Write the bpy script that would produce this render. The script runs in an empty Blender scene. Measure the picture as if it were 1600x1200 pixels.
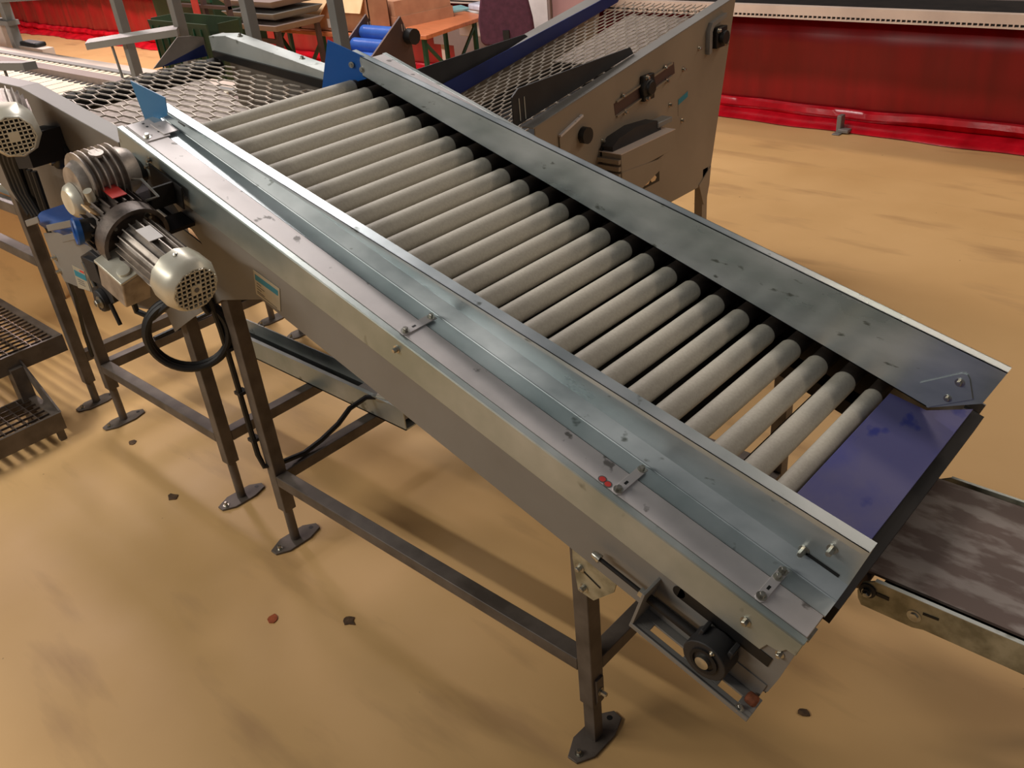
import bpy, bmesh, math, random
from mathutils import Vector, Matrix
random.seed(7)
S = bpy.context.scene
COL = S.collection

# ------------------------------------------------------------------ camera
cam_d = bpy.data.cameras.new('camera'); cam = bpy.data.objects.new('camera', cam_d); COL.objects.link(cam)
yaw, pitch, roll = 2.35263713, 0.540236, 0.0996066
fw = Vector((math.cos(yaw)*math.cos(pitch), math.sin(yaw)*math.cos(pitch), -math.sin(pitch)))
rt = fw.cross(Vector((0, 0, 1))).normalized(); dn = fw.cross(rt)
cr, sr = math.cos(roll), math.sin(roll)
r2 = rt*cr + dn*sr; d2 = dn*cr - rt*sr
M = Matrix((r2, -d2, -fw)).transposed().to_4x4()
M.translation = Vector((2.02434, -1.02019, 1.78917))
cam.matrix_world = M
cam_d.sensor_width = 36; cam_d.lens = 1398.994/1600*36; cam_d.clip_start = .05; cam_d.clip_end = 100
S.camera = cam

# ------------------------------------------------------------------ world, lamps, exposure
W = bpy.data.worlds.new('hall_ambience'); S.world = W; W.use_nodes = True
W.node_tree.nodes['Background'].inputs[0].default_value = (.95, .95, 1.0, 1)
W.node_tree.nodes['Background'].inputs[1].default_value = .10
S.view_settings.view_transform = 'Standard'; S.view_settings.look = 'None'
S.view_settings.exposure = 0.0; S.view_settings.gamma = 1.0; S.view_settings.use_curve_mapping = False

def tube_lamp(name, loc, length, width, power, color, aim=(0, 0, -1), along=(1, 0, 0)):
    l = bpy.data.lights.new(name, 'AREA'); l.shape = 'RECTANGLE'; l.size = length; l.size_y = width
    l.energy = power; l.color = color
    o = bpy.data.objects.new(name, l); COL.objects.link(o)
    z = -Vector(aim).normalized(); x = Vector(along); x = (x - z*x.dot(z)).normalized(); y = z.cross(x)
    m = Matrix((x, y, z)).transposed().to_4x4(); m.translation = Vector(loc); o.matrix_world = m
    return o
WARM = (1.0, .95, .86); PINK = (1.0, .80, .78)
tube_lamp('ceiling_tube_or_fill_lamp', (-1.3, -3.4, 3.3), 3.0, .12, 84, WARM, (0, .75, -1))
tube_lamp('ceiling_tube_or_fill_lamp', (-2.7, 2.0, 4.2), 2.6, .5, 142, (1.0, .93, .90))
tube_lamp('ceiling_tube_or_fill_lamp', (2.2, 5.3, 4.2), 3.2, .4, 62, (1, .82, .64))
tube_lamp('ceiling_tube_or_fill_lamp', (5.2, 3.6, 3.9), 2.4, .3, 42, (1, .84, .68), (-.5, -.1, -1))  # added fill lamp out of view, brightens the beige side panel behind
tube_lamp('ceiling_tube_or_fill_lamp', (-9.0, 2.2, 4.4), 4.0, .6, 420, PINK)
tube_lamp('ceiling_tube_or_fill_lamp', (-3.0, -2.4, 3.9), 2.0, .25, 50, (1, .93, .82))

# ------------------------------------------------------------------ materials
def lin(c):
    return tuple(((x/255)/12.92 if x/255 <= .04045 else ((x/255+.055)/1.055)**2.4) for x in c)
def mat(name, c1, c2=None, rough=.6, metal=0.0, scale=6.0, bump=0.0, lo=.35, hi=.65, rvar=0.0, stretch=(1, 1, 1), detail=6, spec=.5, bscale=None, spots=None):
    m = bpy.data.materials.new(name); m.use_nodes = True; nt = m.node_tree; N = nt.nodes; L = nt.links
    b = N['Principled BSDF']; c2 = c2 or tuple(x*.8 for x in c1)
    tc = N.new('ShaderNodeTexCoord'); mp = N.new('ShaderNodeMapping'); mp.inputs['Scale'].default_value = stretch
    L.new(tc.outputs['Object'], mp.inputs[0])
    nz = N.new('ShaderNodeTexNoise'); nz.inputs['Scale'].default_value = scale; nz.inputs['Detail'].default_value = detail
    L.new(mp.outputs[0], nz.inputs['Vector'])
    rp = N.new('ShaderNodeValToRGB'); rp.color_ramp.elements[0].position = lo; rp.color_ramp.elements[1].position = hi
    rp.color_ramp.elements[0].color = lin(c2)+(1,); rp.color_ramp.elements[1].color = lin(c1)+(1,)
    L.new(nz.outputs['Fac'], rp.inputs[0]); L.new(rp.outputs[0], b.inputs['Base Color'])
    b.inputs['Metallic'].default_value = metal; b.inputs['Roughness'].default_value = rough
    b.inputs['Specular IOR Level'].default_value = spec
    if spots:      # scattered dirt marks: (scale, threshold, colour)
        n3 = N.new('ShaderNodeTexNoise'); n3.inputs['Scale'].default_value = spots[0]; n3.inputs['Detail'].default_value = 3
        L.new(mp.outputs[0], n3.inputs['Vector'])
        m3 = N.new('ShaderNodeMapRange'); m3.inputs['From Min'].default_value = spots[1]; m3.inputs['From Max'].default_value = spots[1]+.06
        L.new(n3.outputs['Fac'], m3.inputs['Value'])
        mx = N.new('ShaderNodeMix'); mx.data_type = 'RGBA'; mx.inputs[7].default_value = lin(spots[2])+(1,)
        L.new(m3.outputs[0], mx.inputs[0]); L.new(rp.outputs[0], mx.inputs[6]); L.new(mx.outputs[2], b.inputs['Base Color'])
    if rvar:
        mr = N.new('ShaderNodeMapRange'); mr.inputs['To Min'].default_value = rough-rvar; mr.inputs['To Max'].default_value = rough+rvar
        mr.inputs['From Min'].default_value = .3; mr.inputs['From Max'].default_value = .7
        L.new(nz.outputs['Fac'], mr.inputs['Value']); L.new(mr.outputs[0], b.inputs['Roughness'])
    if bump:
        n2 = N.new('ShaderNodeTexNoise'); n2.inputs['Scale'].default_value = bscale or scale*8; n2.inputs['Detail'].default_value = 4
        L.new(mp.outputs[0], n2.inputs['Vector'])
        bp = N.new('ShaderNodeBump'); bp.inputs['Strength'].default_value = bump; bp.inputs['Distance'].default_value = .004
        L.new(n2.outputs['Fac'], bp.inputs['Height']); L.new(bp.outputs[0], b.inputs['Normal'])
    return m
G = {}
G['galv'] = mat('galvanised_steel', (200, 204, 200), (156, 166, 162), .44, .62, 4, .06, .36, .64, .10, detail=8, bscale=60, spots=(14, .64, (128, 132, 122)))
G['galv_guard'] = mat('galvanised_guard_sheet', (216, 222, 224), (166, 178, 180), .34, .7, 3.4, .10, .34, .66, .10, (1, 1, 2.5), detail=7, bscale=7, spots=(18, .68, (120, 126, 122)))
G['galv_old'] = mat('weathered_galvanised_steel', (190, 184, 160), (138, 134, 112), .5, .6, 22, .1, .35, .6, .08)
G['cover'] = mat('brushed_cover_strip', (216, 209, 207), (196, 190, 188), .52, .25, 9, .04, .3, .6, .06, spots=(26, .66, (128, 122, 118)))
G['paint'] = mat('grey_brown_machine_paint', (140, 137, 132), (130, 126, 120), .5, .1, 4, .03)
G['paint_dark'] = mat('dark_grey_frame_paint', (108, 98, 89), (84, 75, 67), .5, .15, 14, .08)
G['panel'] = mat('warm_grey_side_plate', (124, 118, 110), (112, 105, 97), .5, .2, 3, .02)
G['beige'] = mat('beige_grey_side_plate', (156, 141, 122), (144, 130, 112), .55, .1, 3, .02)
G['roller'] = mat('grey_beige_roller_sleeve', (202, 195, 179), (192, 184, 168), .6, 0, 160, .12, bscale=400)
G['roller_end'] = mat('dark_roller_collar', (62, 53, 46), (44, 37, 32), .55, .2, 30)
G['black'] = mat('black_rubber', (26, 25, 25), (18, 17, 17), .5, 0, 10)
G['blackp'] = mat('black_board', (48, 46, 46), (38, 36, 37), .6, 0, 10)
G['dark'] = mat('dark_inner_steel', (38, 33, 30), (24, 21, 19), .7, .2, 10)
G['blue'] = mat('dusty_blue_sheet', (92, 90, 140), (66, 70, 146), .55, 0, 4, .02, .38, .55, stretch=(1.6, 1, 1), spots=(9, .60, (50, 56, 138)))
G['blue_bright'] = mat('bright_blue_plastic', (22, 92, 172), (16, 82, 156), .4, 0, 5)
G['blue_navy'] = mat('navy_blue_board', (26, 44, 112), (20, 34, 92), .45, 0, 5)
G['blue_pale'] = mat('pale_blue_plastic', (74, 134, 180), (64, 122, 168), .4, 0, 5)
G['blue_belt'] = mat('worn_blue_belt', (62, 96, 160), (52, 78, 140), .5, 0, 9)
G['floor'] = None
G['red'] = mat('red_pvc_curtain', (156, 7, 18), (136, 5, 14), .38, 0, 2.5, .05, stretch=(4, 1, .6))
G['crimson'] = mat('crimson_pvc_hem', (216, 22, 40), (170, 12, 26), .22, 0, 7, .35, bscale=14)
G['white_plastic'] = mat('cream_white_plastic', (236, 222, 196), (224, 208, 180), .5, 0, 5)
G['white_frame'] = mat('off_white_conveyor_frame', (226, 206, 190), (210, 190, 176), .5, .1, 4)
G['cast'] = mat('cast_aluminium', (190, 180, 170), (150, 140, 130), .45, .6, 25, .1)
G['cast_dark'] = mat('dirty_cast_aluminium', (116, 104, 96), (70, 62, 56), .5, .5, 25, .1)
G['fancover'] = mat('pale_fan_cover_paint', (226, 222, 206), (206, 198, 176), .35, .3, 12, .02)
G['zinc'] = mat('zinc_plated_bolt', (205, 202, 190), (160, 156, 146), .3, .9, 40)
G['mesh'] = mat('bright_mesh_steel', (226, 216, 202), (186, 176, 164), .4, .55, 40, .0)
G['plate'] = mat('dull_slider_plate', (168, 156, 146), (142, 131, 122), .55, .4, 8)
G['belt_brown'] = mat('mottled_worn_belt', (150, 138, 130), (108, 90, 82), .6, 0, 9, .06, .47, .58, stretch=(1, 2.6, 1), detail=12)
G['rust'] = mat('rusty_steel', (150, 84, 52), (92, 52, 36), .8, .1, 40, .2)
G['grating'] = mat('dark_galvanised_grating', (116, 104, 96), (84, 74, 68), .45, .6, 30)
G['orange'] = mat('varnished_orange_table_top', (226, 138, 92), (206, 120, 78), .35, 0, 8, 0, stretch=(1, 8, 1))
G['green'] = mat('dark_green_steel', (34, 84, 58), (24, 66, 46), .5, 0, 8)
G['green_dark'] = mat('dark_olive_green_container', (50, 68, 38), (38, 52, 30), .6, 0, 8)
G['cardboard'] = mat('brown_cardboard', (196, 146, 112), (182, 132, 100), .8, 0, 12, .02)
G['cardboard_pale'] = mat('pale_cardboard_flap', (244, 208, 158), (234, 196, 146), .8, 0, 12)
G['white'] = mat('white_paper', (240, 234, 230), (226, 220, 216), .6, 0, 10)
G['teal'] = mat('teal_print', (44, 138, 158), (38, 126, 146), .5, 0, 10)
G['ink'] = mat('grey_print', (110, 106, 100), (96, 92, 88), .6, 0, 10)
G['labelgrey'] = mat('silver_label', (196, 190, 172), (180, 174, 156), .4, .3, 10)
G['redsticker'] = mat('red_print', (224, 70, 62), (206, 56, 50), .5, 0, 10)
G['maroon'] = mat('maroon_chair_upholstery', (88, 44, 62), (74, 36, 52), .85, 0, 30, .1)
G['board'] = mat('grey_cabinet_board', (150, 132, 124), (138, 120, 112), .6, 0, 3)
G['pinkgrey'] = mat('dusty_pink_board', (178, 136, 132), (164, 124, 120), .6, 0, 3)
G['clear'] = mat('clear_plastic_bag', (226, 226, 236), (200, 200, 214), .2, 0, 10, .3)
G['wall'] = mat('dim_hall_wall', (120, 92, 92), (104, 78, 80), .8, 0, 1)
G['flake'] = mat('brown_floor_crumb', (104, 78, 52), (66, 48, 34), .8, 0, 60)
G['orangeflake'] = mat('orange_floor_crumb', (176, 88, 44), (140, 66, 36), .8, 0, 60)
G['glossblue'] = mat('glossy_blue_roller', (70, 112, 196), (56, 96, 182), .25, 0, 10)
G['brownpanel'] = mat('brown_conveyor_side', (96, 74, 68), (80, 60, 56), .5, .2, 5)
G['tealbag'] = mat('pale_teal_sleeve', (150, 196, 196), (130, 176, 178), .5, 0, 8)

def floor_mat():
    m = bpy.data.materials.new('ochre_floor_coating'); m.use_nodes = True; nt = m.node_tree; N = nt.nodes; L = nt.links
    b = N['Principled BSDF']; tc = N.new('ShaderNodeTexCoord')
    def noise(scale, detail, st=(1, 1, 1), rot=0):
        mp = N.new('ShaderNodeMapping'); mp.inputs['Scale'].default_value = st; mp.inputs['Rotation'].default_value = (0, 0, rot); L.new(tc.outputs['Object'], mp.inputs[0])
        n = N.new('ShaderNodeTexNoise'); n.inputs['Scale'].default_value = scale; n.inputs['Detail'].default_value = detail
        L.new(mp.outputs[0], n.inputs['Vector']); return n
    def ramp(src, lo, hi):
        r = N.new('ShaderNodeMapRange'); r.inputs['From Min'].default_value = lo; r.inputs['From Max'].default_value = hi
        L.new(src, r.inputs['Value']); return r.outputs[0]
    def mix(f, a, bcol):
        x = N.new('ShaderNodeMix'); x.data_type = 'RGBA'; L.new(f, x.inputs[0])
        if isinstance(a, tuple): x.inputs[6].default_value = lin(a)+(1,)
        else: L.new(a, x.inputs[6])
        x.inputs[7].default_value = lin(bcol)+(1,); return x.outputs[2]
    base = mix(ramp(noise(1.2, 5).outputs['Fac'], .35, .65), (224, 182, 124), (212, 170, 112))
    c = mix(ramp(noise(2.4, 8, (.6, 2.4, 1), .15).outputs['Fac'], .56, .70), base, (194, 154, 104))
    c = mix(ramp(noise(30, 2).outputs['Fac'], .765, .80), c, (120, 88, 56))
    L.new(c, b.inputs['Base Color'])
    L.new(ramp(noise(3, 5).outputs['Fac'], -.9, 1.7), b.inputs['Roughness'])
    bp = N.new('ShaderNodeBump'); bp.inputs['Strength'].default_value = .15; bp.inputs['Distance'].default_value = .003
    L.new(noise(9, 4).outputs['Fac'], bp.inputs['Height']); L.new(bp.outputs[0], b.inputs['Normal'])
    return m
G['floor'] = floor_mat()

# ------------------------------------------------------------------ mesh helpers
TH = math.radians(17.546625); CT, ST = math.cos(TH), math.sin(TH)
def bed(p):                      # (along the slope, across, above) -> world
    s, y, n = p
    return (s*CT + n*ST, y, -s*ST + n*CT)
class MB:
    def __init__(self, tf=None): self.v = []; self.f = []; self.tf = tf or (lambda p: p)
    def add(self, pts, faces):
        k = len(self.v); self.v += [tuple(self.tf(tuple(p))) for p in pts]; self.f += [tuple(i+k for i in f) for f in faces]; return self
    def box(self, x0, x1, y0, y1, z0, z1):
        return self.hexa([(x0, y0, z0), (x1, y0, z0), (x1, y1, z0), (x0, y1, z0), (x0, y0, z1), (x1, y0, z1), (x1, y1, z1), (x0, y1, z1)])
    def hexa(self, p): return self.add(p, [(0, 3, 2, 1), (4, 5, 6, 7), (0, 1, 5, 4), (1, 2, 6, 5), (2, 3, 7, 6), (3, 0, 4, 7)])
    def obb(self, c, ax, ay, az):   # centre and three half vectors
        c, ax, ay, az = map(Vector, (c, ax, ay, az))
        return self.hexa([c-ax-ay-az, c+ax-ay-az, c+ax+ay-az, c-ax+ay-az, c-ax-ay+az, c+ax-ay+az, c+ax+ay+az, c-ax+ay+az])
    def prism(self, poly, ext):
        n = len(poly); ext = Vector(ext); a = [tuple(Vector(p)) for p in poly]; b = [tuple(Vector(p)+ext) for p in poly]
        return self.add(a+b, [tuple(range(n-1, -1, -1)), tuple(range(n, 2*n))] + [(i, (i+1) % n, (i+1) % n+n, i+n) for i in range(n)])
    def lathe(self, a, b, prof, seg=24, caps=True):   # prof: (t, r), t in metres along a->b
        a = Vector(a); d = (Vector(b)-a).normalized(); u = d.orthogonal().normalized(); w = d.cross(u); pts = []
        for t, r in prof:
            for k in range(seg):
                an = 2*math.pi*(k+.5)/seg; pts.append(a + d*t + (u*math.cos(an)+w*math.sin(an))*r)
        F = []
        for i in range(len(prof)-1):
            for k in range(seg):
                k2 = (k+1) % seg; F.append((i*seg+k, i*seg+k2, (i+1)*seg+k2, (i+1)*seg+k))
        if caps: F.append(tuple(range(seg-1, -1, -1))); F.append(tuple((len(prof)-1)*seg+k for k in range(seg)))
        return self.add(pts, F)
    def cyl(self, a, b, r, seg=20, r2=None):
        l = (Vector(b)-Vector(a)).length
        return self.lathe(a, b, [(0, r), (l, r if r2 is None else r2)], seg)
    def tube(self, path, r, seg=8, closed=False):
        P = [Vector(p) for p in path]; n = len(P); pts = []; prev = None
        for i, p in enumerate(P):
            if closed: d = P[(i+1) % n]-P[i-1]
            else: d = P[min(i+1, n-1)]-P[max(i-1, 0)]
            d.normalize()
            u = d.orthogonal() if prev is None else prev - d*prev.dot(d)
            u.normalize(); prev = u; w = d.cross(u)
            for k in range(seg):
                an = 2*math.pi*k/seg; pts.append(p+(u*math.cos(an)+w*math.sin(an))*r)
        F = []
        m = n if closed else n-1
        for i in range(m):
            j = (i+1) % n
            for k in range(seg): F.append((i*seg+k, i*seg+(k+1) % seg, j*seg+(k+1) % seg, j*seg+k))
        if not closed: F.append(tuple(range(seg-1, -1, -1))); F.append(tuple((n-1)*seg+k for k in range(seg)))
        return self.add(pts, F)
    def build(self, name, m, parent=None, bevel=0.0, smooth=True, label=None, stuff=False):
        off = wloc(parent) if parent else Vector((0, 0, 0))
        me = bpy.data.meshes.new(name); me.from_pydata([tuple(Vector(p)-off) for p in self.v], [], self.f)
        bm = bmesh.new(); bm.from_mesh(me); bmesh.ops.recalc_face_normals(bm, faces=bm.faces); bm.to_mesh(me); bm.free()
        if smooth:
            me.shade_smooth(); me.set_sharp_from_angle(angle=math.radians(35))
        me.materials.append(G[m] if isinstance(m, str) else m); me.update()
        o = bpy.data.objects.new(name, me); COL.objects.link(o)
        if parent: o.parent = parent
        if bevel:
            b = o.modifiers.new('edge', 'BEVEL'); b.width = bevel; b.segments = 2; b.limit_method = 'ANGLE'; b.angle_limit = math.radians(40)
        if label: o['label'] = label
        if stuff: o['kind'] = 'stuff'
        return o
def wloc(o):
    v = Vector(o.location)
    while o.parent: o = o.parent; v += Vector(o.location)
    return v
def thing(name, label, cat, loc=(0, 0, 0), group=None):
    o = bpy.data.objects.new(name, None); COL.objects.link(o); o.location = loc; o.empty_display_size = .1
    o['label'] = label; o['category'] = cat
    if group: o['group'] = group
    return o
def tag(o, label, cat, group=None):
    o['label'] = label; o['category'] = cat
    if group: o['group'] = group
    return o
def struct(mb, name, m, **k):
    o = mb.build(name, m, None, **k); o['kind'] = 'structure'; return o
BOLT = {}
def bolt(parent, p, d, r=.006, h=.006, m='zinc', tf=None, name='bolt'):
    """hexagonal head on a washer, standing on p along d (p, d in tf coordinates)"""
    tf = tf or (lambda q: q)
    a = Vector(tf(tuple(p))); b = Vector(tf(tuple(Vector(p)+Vector(d).normalized()))); d = (b-a).normalized()
    mb = MB(); e = a+d
    mb.lathe(a - d*.001, e, [(0, r*1.65), (.0025, r*1.65)], 14)
    mb.lathe(a + d*.0012, e, [(0, r), (h*.85, r), (h, r*.8)], 6)
    return mb.build(name, m, parent)

# ------------------------------------------------------------------ setting
struct(MB().add([(-26, -10, 0), (9, -10, 0), (9, 13, 0), (-26, 13, 0), (-26, -10, -.2), (9, -10, -.2), (9, 13, -.2), (-26, 13, -.2)],
       [(0, 1, 2, 3), (7, 6, 5, 4), (0, 4, 5, 1), (1, 5, 6, 2), (2, 6, 7, 3), (3, 7, 4, 0)]), 'floor', 'floor')
struct(MB().box(-26, 9, 12.8, 13, 0, 5), 'wall_back', 'wall')
struct(MB().box(-26, -25.8, -10, 13, 0, 5), 'wall_left', 'wall')

# ------------------------------------------------------------------ 1. the inclined roller conveyor in front
A = .04; LX = 1.125
M1 = thing('roller_conveyor', 'large inclined roller conveyor with galvanised side guards and blue end sheet in the foreground', 'conveyor', (.5, .42, 0))
NEAR, FAR = -.010, .850
def topn(s): return 1.1565 + .0567*(s+.676)
for side in (0, 1):
    ym = (lambda y: y) if side == 0 else (lambda y: .845 - y if y > .05 else .89 - y)
    e = 1 if side == 0 else -1
    # painted side plate
    poly = [(-.664, 1.104), (1.350, 1.104), (1.350, .992), (1.347, .945), (1.32, .912), (-.27, .912)]
    if side == 1: poly = [(-.664, 1.104), (1.250, 1.104), (1.262, 1.080), (1.350, 1.076), (1.347, .945), (1.32, .912), (-.27, .912)]
    se = 1.352 if side == 0 else 1.258
    MB(bed).prism([(s, ym(NEAR), n) for s, n in poly], (0, e*.004, 0)).build('side_panel', 'paint', M1)
    # galvanised cover angle: short skirt, bright edge
    cv = MB(bed)
    sk = [(-.666, 1.107), (1.352, 1.107), (1.352, 1.074), (1.335, 1.072), (1.328, 1.056), (1.306, 1.052), (1.300, 1.030), (-.664, 1.030)]
    if side == 1: sk = [(-.666, 1.107), (1.258, 1.107), (1.258, 1.030), (-.664, 1.030)]
    cv.prism([(s, ym(NEAR-.004), n) for s, n in sk], (0, e*.0035, 0))
    ys = sorted((ym(NEAR-.004), ym(.002)))
    cv.box(-.666, se+.001, ys[0], ys[1], 1.107, 1.110)
    cv.build('cover_angle', 'galv', M1, bevel=.0012)
    ys = sorted((ym(.0035), ym(.062)))
    MB(bed).box(-.660, se-.002, ys[0], ys[1], 1.100, 1.1105).build('cover_strip', 'cover', M1, bevel=.001)
    # guard rail: foot flange, web, outward lip with a short return
    g = MB(bed); y0, y1, yl = ym(.066), ym(.110), ym(.085)
    ytop = y1 if side else .135; ylip = yl if side else .110; tn_ = topn if side else (lambda s: 1.132+.0554*(s+.676)); kc = 0 if side else .022
    s0, s1 = -.672, 1.352
    g.box(s0, se, min(y0, y1), max(y0, y1), 1.104, 1.1065)
    g.tube([(s0, y1-e*.002, 1.1068), (se, y1-e*.002, 1.1068)], .0016, 6)
    if side == 0:
        web = [(s0, 1.127), (s1, 1.127), (s1, tn_(s1)), (s0, tn_(s0))]
        g.hexa([(s0, .110, 1.104), (s1, .110, 1.104), (s1, .1375, 1.127), (s0, .1375, 1.127), (s0, .110, 1.107), (s1, .110, 1.107), (s1, .135, 1.1285), (s0, .135, 1.1285)])
    else: web = [(s0+.03, 1.104), (1.262, 1.104), (s1-.006, 1.180), (s1, topn(s1)), (s0+.03, topn(s0+.03))]
    g.prism([(s, ytop, n) for s, n in web], (0, -e*.0025 if side else .0025, 0))
    a, b = sorted((ylip, ytop)); sa = s0 if side == 0 else s0+.03
    g.hexa([(sa, a, tn_(sa)-.0025), (s1, a, tn_(s1)-.0025), (s1, b, tn_(s1)-.0025), (sa, b, tn_(sa)-.0025), (sa, a, tn_(sa)), (s1, a, tn_(s1)), (s1, b, tn_(s1)), (sa, b, tn_(sa))])
    g.prism([(sa, ylip, tn_(sa)), (s1, ylip, tn_(s1)), (s1-.01, ylip, tn_(s1)-.014), (sa, ylip, tn_(sa)-.008)], (0, e*.002, 0))
    g.build('guard_rail', 'galv_guard', M1, label='near guard rail' if side == 0 else 'far guard rail')
    # inner chain guide, dark
    a, b = sorted((ym(.012), ym(.05)))
    MB(bed).box(-.60, 1.16, a, b, .93, 1.04).build('chain_guide', 'dark', M1)
    MB(bed).box(-.60, 1.17, sorted((ym(.052), ym(.10)))[0], sorted((ym(.052), ym(.10)))[1], .96, 1.0).build('inner_rail', 'dark', M1)
# deeper head plate below the drive
MB().prism([(.19, -.0060, .893), (-.015, -.0060, .838), (-.21, -.006, .733), (-.358, -.006, .645), (-.372, -.006, .70), (-.345, -.006, .98), (-.24, -.006, 1.05), (.1, -.006, .95)], (0, .004, 0)).build('head_plate', 'paint', M1)
MB().prism([(.19, .896, .893), (-.015, .896, .838), (-.21, .896, .733), (-.358, .896, .645), (-.372, .896, .70), (-.345, .896, .98), (-.24, .896, 1.05), (.1, .896, .95)], (0, -.004, 0)).build('head_plate', 'paint', M1)
# rollers
sl = MB().lathe((0, 0, 0), (0, 1, 0), [(0, .019), (.004, .0215), (.655, .0215), (.660, .019)], 28)
# under pan and tail box
MB(bed).box(-.58, .93, .055, .86, .985, .991).build('drip_pan', 'dark', M1)
MB(bed).box(1.03, 1.045, .055, .79, .93, .965).build('cross_bar', 'dark', M1)
MB(bed).box(1.13, 1.137, .10, .62, .95, 1.02).build('cross_bar', 'dark', M1)
protos = {}
for k in range(26):
    kind = 'small' if k in (0, 25) else 'large'     # the first and last rollers are thinner
    s, n, r = (1.156-.0706*k+.001, 1.0635, .0268) if kind == 'large' else (1.156, 1.0675, .0222) if k == 0 else (-.604, 1.064, .0222)
    c = Vector(bed((s, .062, n)))
    if kind not in protos:
        mb = MB(); mb.lathe(c, c+Vector((0, 1, 0)), [(0, r-.002), (.003, r), (.650, r), (.655, r-.0015), (.657, r-.004)], 36)
        ro = mb.build('roller', 'roller', M1)
        mb = MB(); mb.lathe(c+Vector((0, .6531, 0)), c+Vector((0, 2, 0)), [(0, r-.0025), (.125, r-.0025)], 30)
        en = mb.build('roller_collar', 'roller_end', ro)
        ax = MB().cyl(c-Vector((0, .05, 0)), c, .0085, 10).build('axle', 'zinc', ro)
        protos[kind] = (ro, c, (en, ax))
    else:
        ro, c0, kids = protos[kind]
        q = ro.copy(); COL.objects.link(q); q.location = c-c0
        for ch in kids:
            qq = ch.copy(); COL.objects.link(qq); qq.parent = q
# blue end sheet
MB(bed).prism([(1.181, .118, 1.0885), (1.335, .118, 1.0885), (1.335, .836, 1.0885), (1.262, .742, 1.0885), (1.181, .728, 1.0885)], (0, 0, .0035)).build('end_sheet', 'blue', M1, bevel=.001)
MB(bed).box(1.334, 1.362, .118, .842, 1.040, 1.084).build('sheet_edge', 'dark', M1)
MB(bed).box(1.315, 1.345, .0, .885, .925, 1.058).build('tail_plate', 'black', M1)
MB(bed).cyl((1.233, .0, .975), (1.233, .84, .975), .024, 20).build('tail_shaft', 'dark', M1)
for q in (.10, .35): MB(bed).box(1.346, 1.352, q, q+.035, .985, .991).build('tail_clip', 'zinc', M1)
for yy in (.30, .52, .80): MB(bed).box(1.345, 1.356, yy, yy+.03, .93, 1.03).build('tail_lug', 'dark', M1)
# patch plate on the far guard end
pp = MB(bed); pp.prism([(1.222, .7345, 1.150), (1.283, .7345, 1.222), (1.292, .7345, 1.224), (1.300, .7345, 1.218), (1.326, .7345, 1.180), (1.262, .7345, 1.108)], (0, -.003, 0)); pp.build('patch_plate', 'galv_guard', M1)
bolt(M1, (1.288, .7315, 1.200), (0, -1, 0), .006, .008, 'zinc', bed); bolt(M1, (1.285, .7315, 1.152), (0, -1, 0), .005, .006, 'zinc', bed)
# brackets that hold the near guard
for s, wd in ((.386, .020), (.951, .018), (1.256, .018)):
    b = MB(bed); b.prism([(s-wd/2, .006, 1.1108), (s-wd/2+.004, .001, 1.1108), (s+wd/2-.004, .001, 1.1108), (s+wd/2, .006, 1.1108), (s+wd/2, .095, 1.1108), (s-wd/2, .095, 1.1108)], (0, 0, .003))
    br = b.build('guard_bracket', 'cover', M1, bevel=.0006)
    bolt(br, (s, .012, 1.1138), (0, 0, 1), .0058, .008, 'zinc', bed); bolt(br, (s, .086, 1.1138), (0, 0, 1), .0052, .008, 'zinc', bed)
    if s > 1: bolt(br, (s, .068, 1.1138), (0, 0, 1), .0052, .008, 'zinc', bed)
    MB(bed).box(s-.0025, s+.0025, .032, .042, 1.1136, 1.1140).build('slot', 'black', br)
b = MB(bed); b.box(-.655, -.556, .006, .070, 1.1108, 1.1135); b.box(-.625, -.562, .056, .098, 1.1135, 1.1165)
br = b.build('head_bracket', 'cover', M1, bevel=.0006)
bolt(br, (-.575, .016, 1.1135), (0, 0, 1), .006, .009, 'zinc', bed)
for p in ((-.585, .055), (-.640, .045), (-.622, .045)): MB(bed).box(p[0]-.003, p[0]+.003, p[1]-.003, p[1]+.003, 1.1134, 1.1138).build('hole', 'black', br)
# fittings on the near guard web
for s, n in ((1.262, 1.137), (1.300, 1.178)): bolt(M1, (s, .1345, n), (0, -1, 0), .006, .016, 'zinc', bed)
MB(bed).box(1.268, 1.332, .1330, .1348, 1.131, 1.137).build('guard_slot', 'black', M1)
MB(bed).obb((-.585, .121, 1.1175), (.014, 0, 0), (0, .0006, -.0006), (0, .002, .002)).build('guard_slot', 'black', M1)
# side fittings
bolt(M1, (.392, -.0142, 1.082), (0, -1, 0), .0055, .010, 'zinc', bed); bolt(M1, (1.258, -.0142, 1.068), (0, -1, 0), .006, .008, 'zinc', bed); bolt(M1, (1.330, -.0102, 1.05), (0, -1, 0), .005, .008, 'zinc', bed)
for (s, n) in ((-.52, 1.085), (-.535, 1.06)): bolt(M1, (s, -.0142, n), (0, -1, 0), .005, .008, 'zinc', bed)
# name plate
npl = MB(bed).prism([(-.109, -.0105, .989), (-.008, -.0105, .993), (-.007, -.0105, .925), (-.102, -.0105, .919)], (0, -.0012, 0)).build('name_plate', 'labelgrey', M1)
MB(bed).prism([(-.103, -.01175, .979), (-.014, -.01175, .983), (-.014, -.01175, .968), (-.102, -.01175, .963)], (0, -.0004, 0)).build('print_band', 'teal', npl)
for i, nn in enumerate((.955, .947, .939, .931)):
    MB(bed).box(-.097, -.080+.012*(i % 2), -.01215, -.01175, nn, nn+.002).build('print_line', 'ink', npl)
MB(bed).box(-.097, -.02, -.01215, -.01175, .9265, .928).build('print_line', 'ink', npl)
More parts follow.
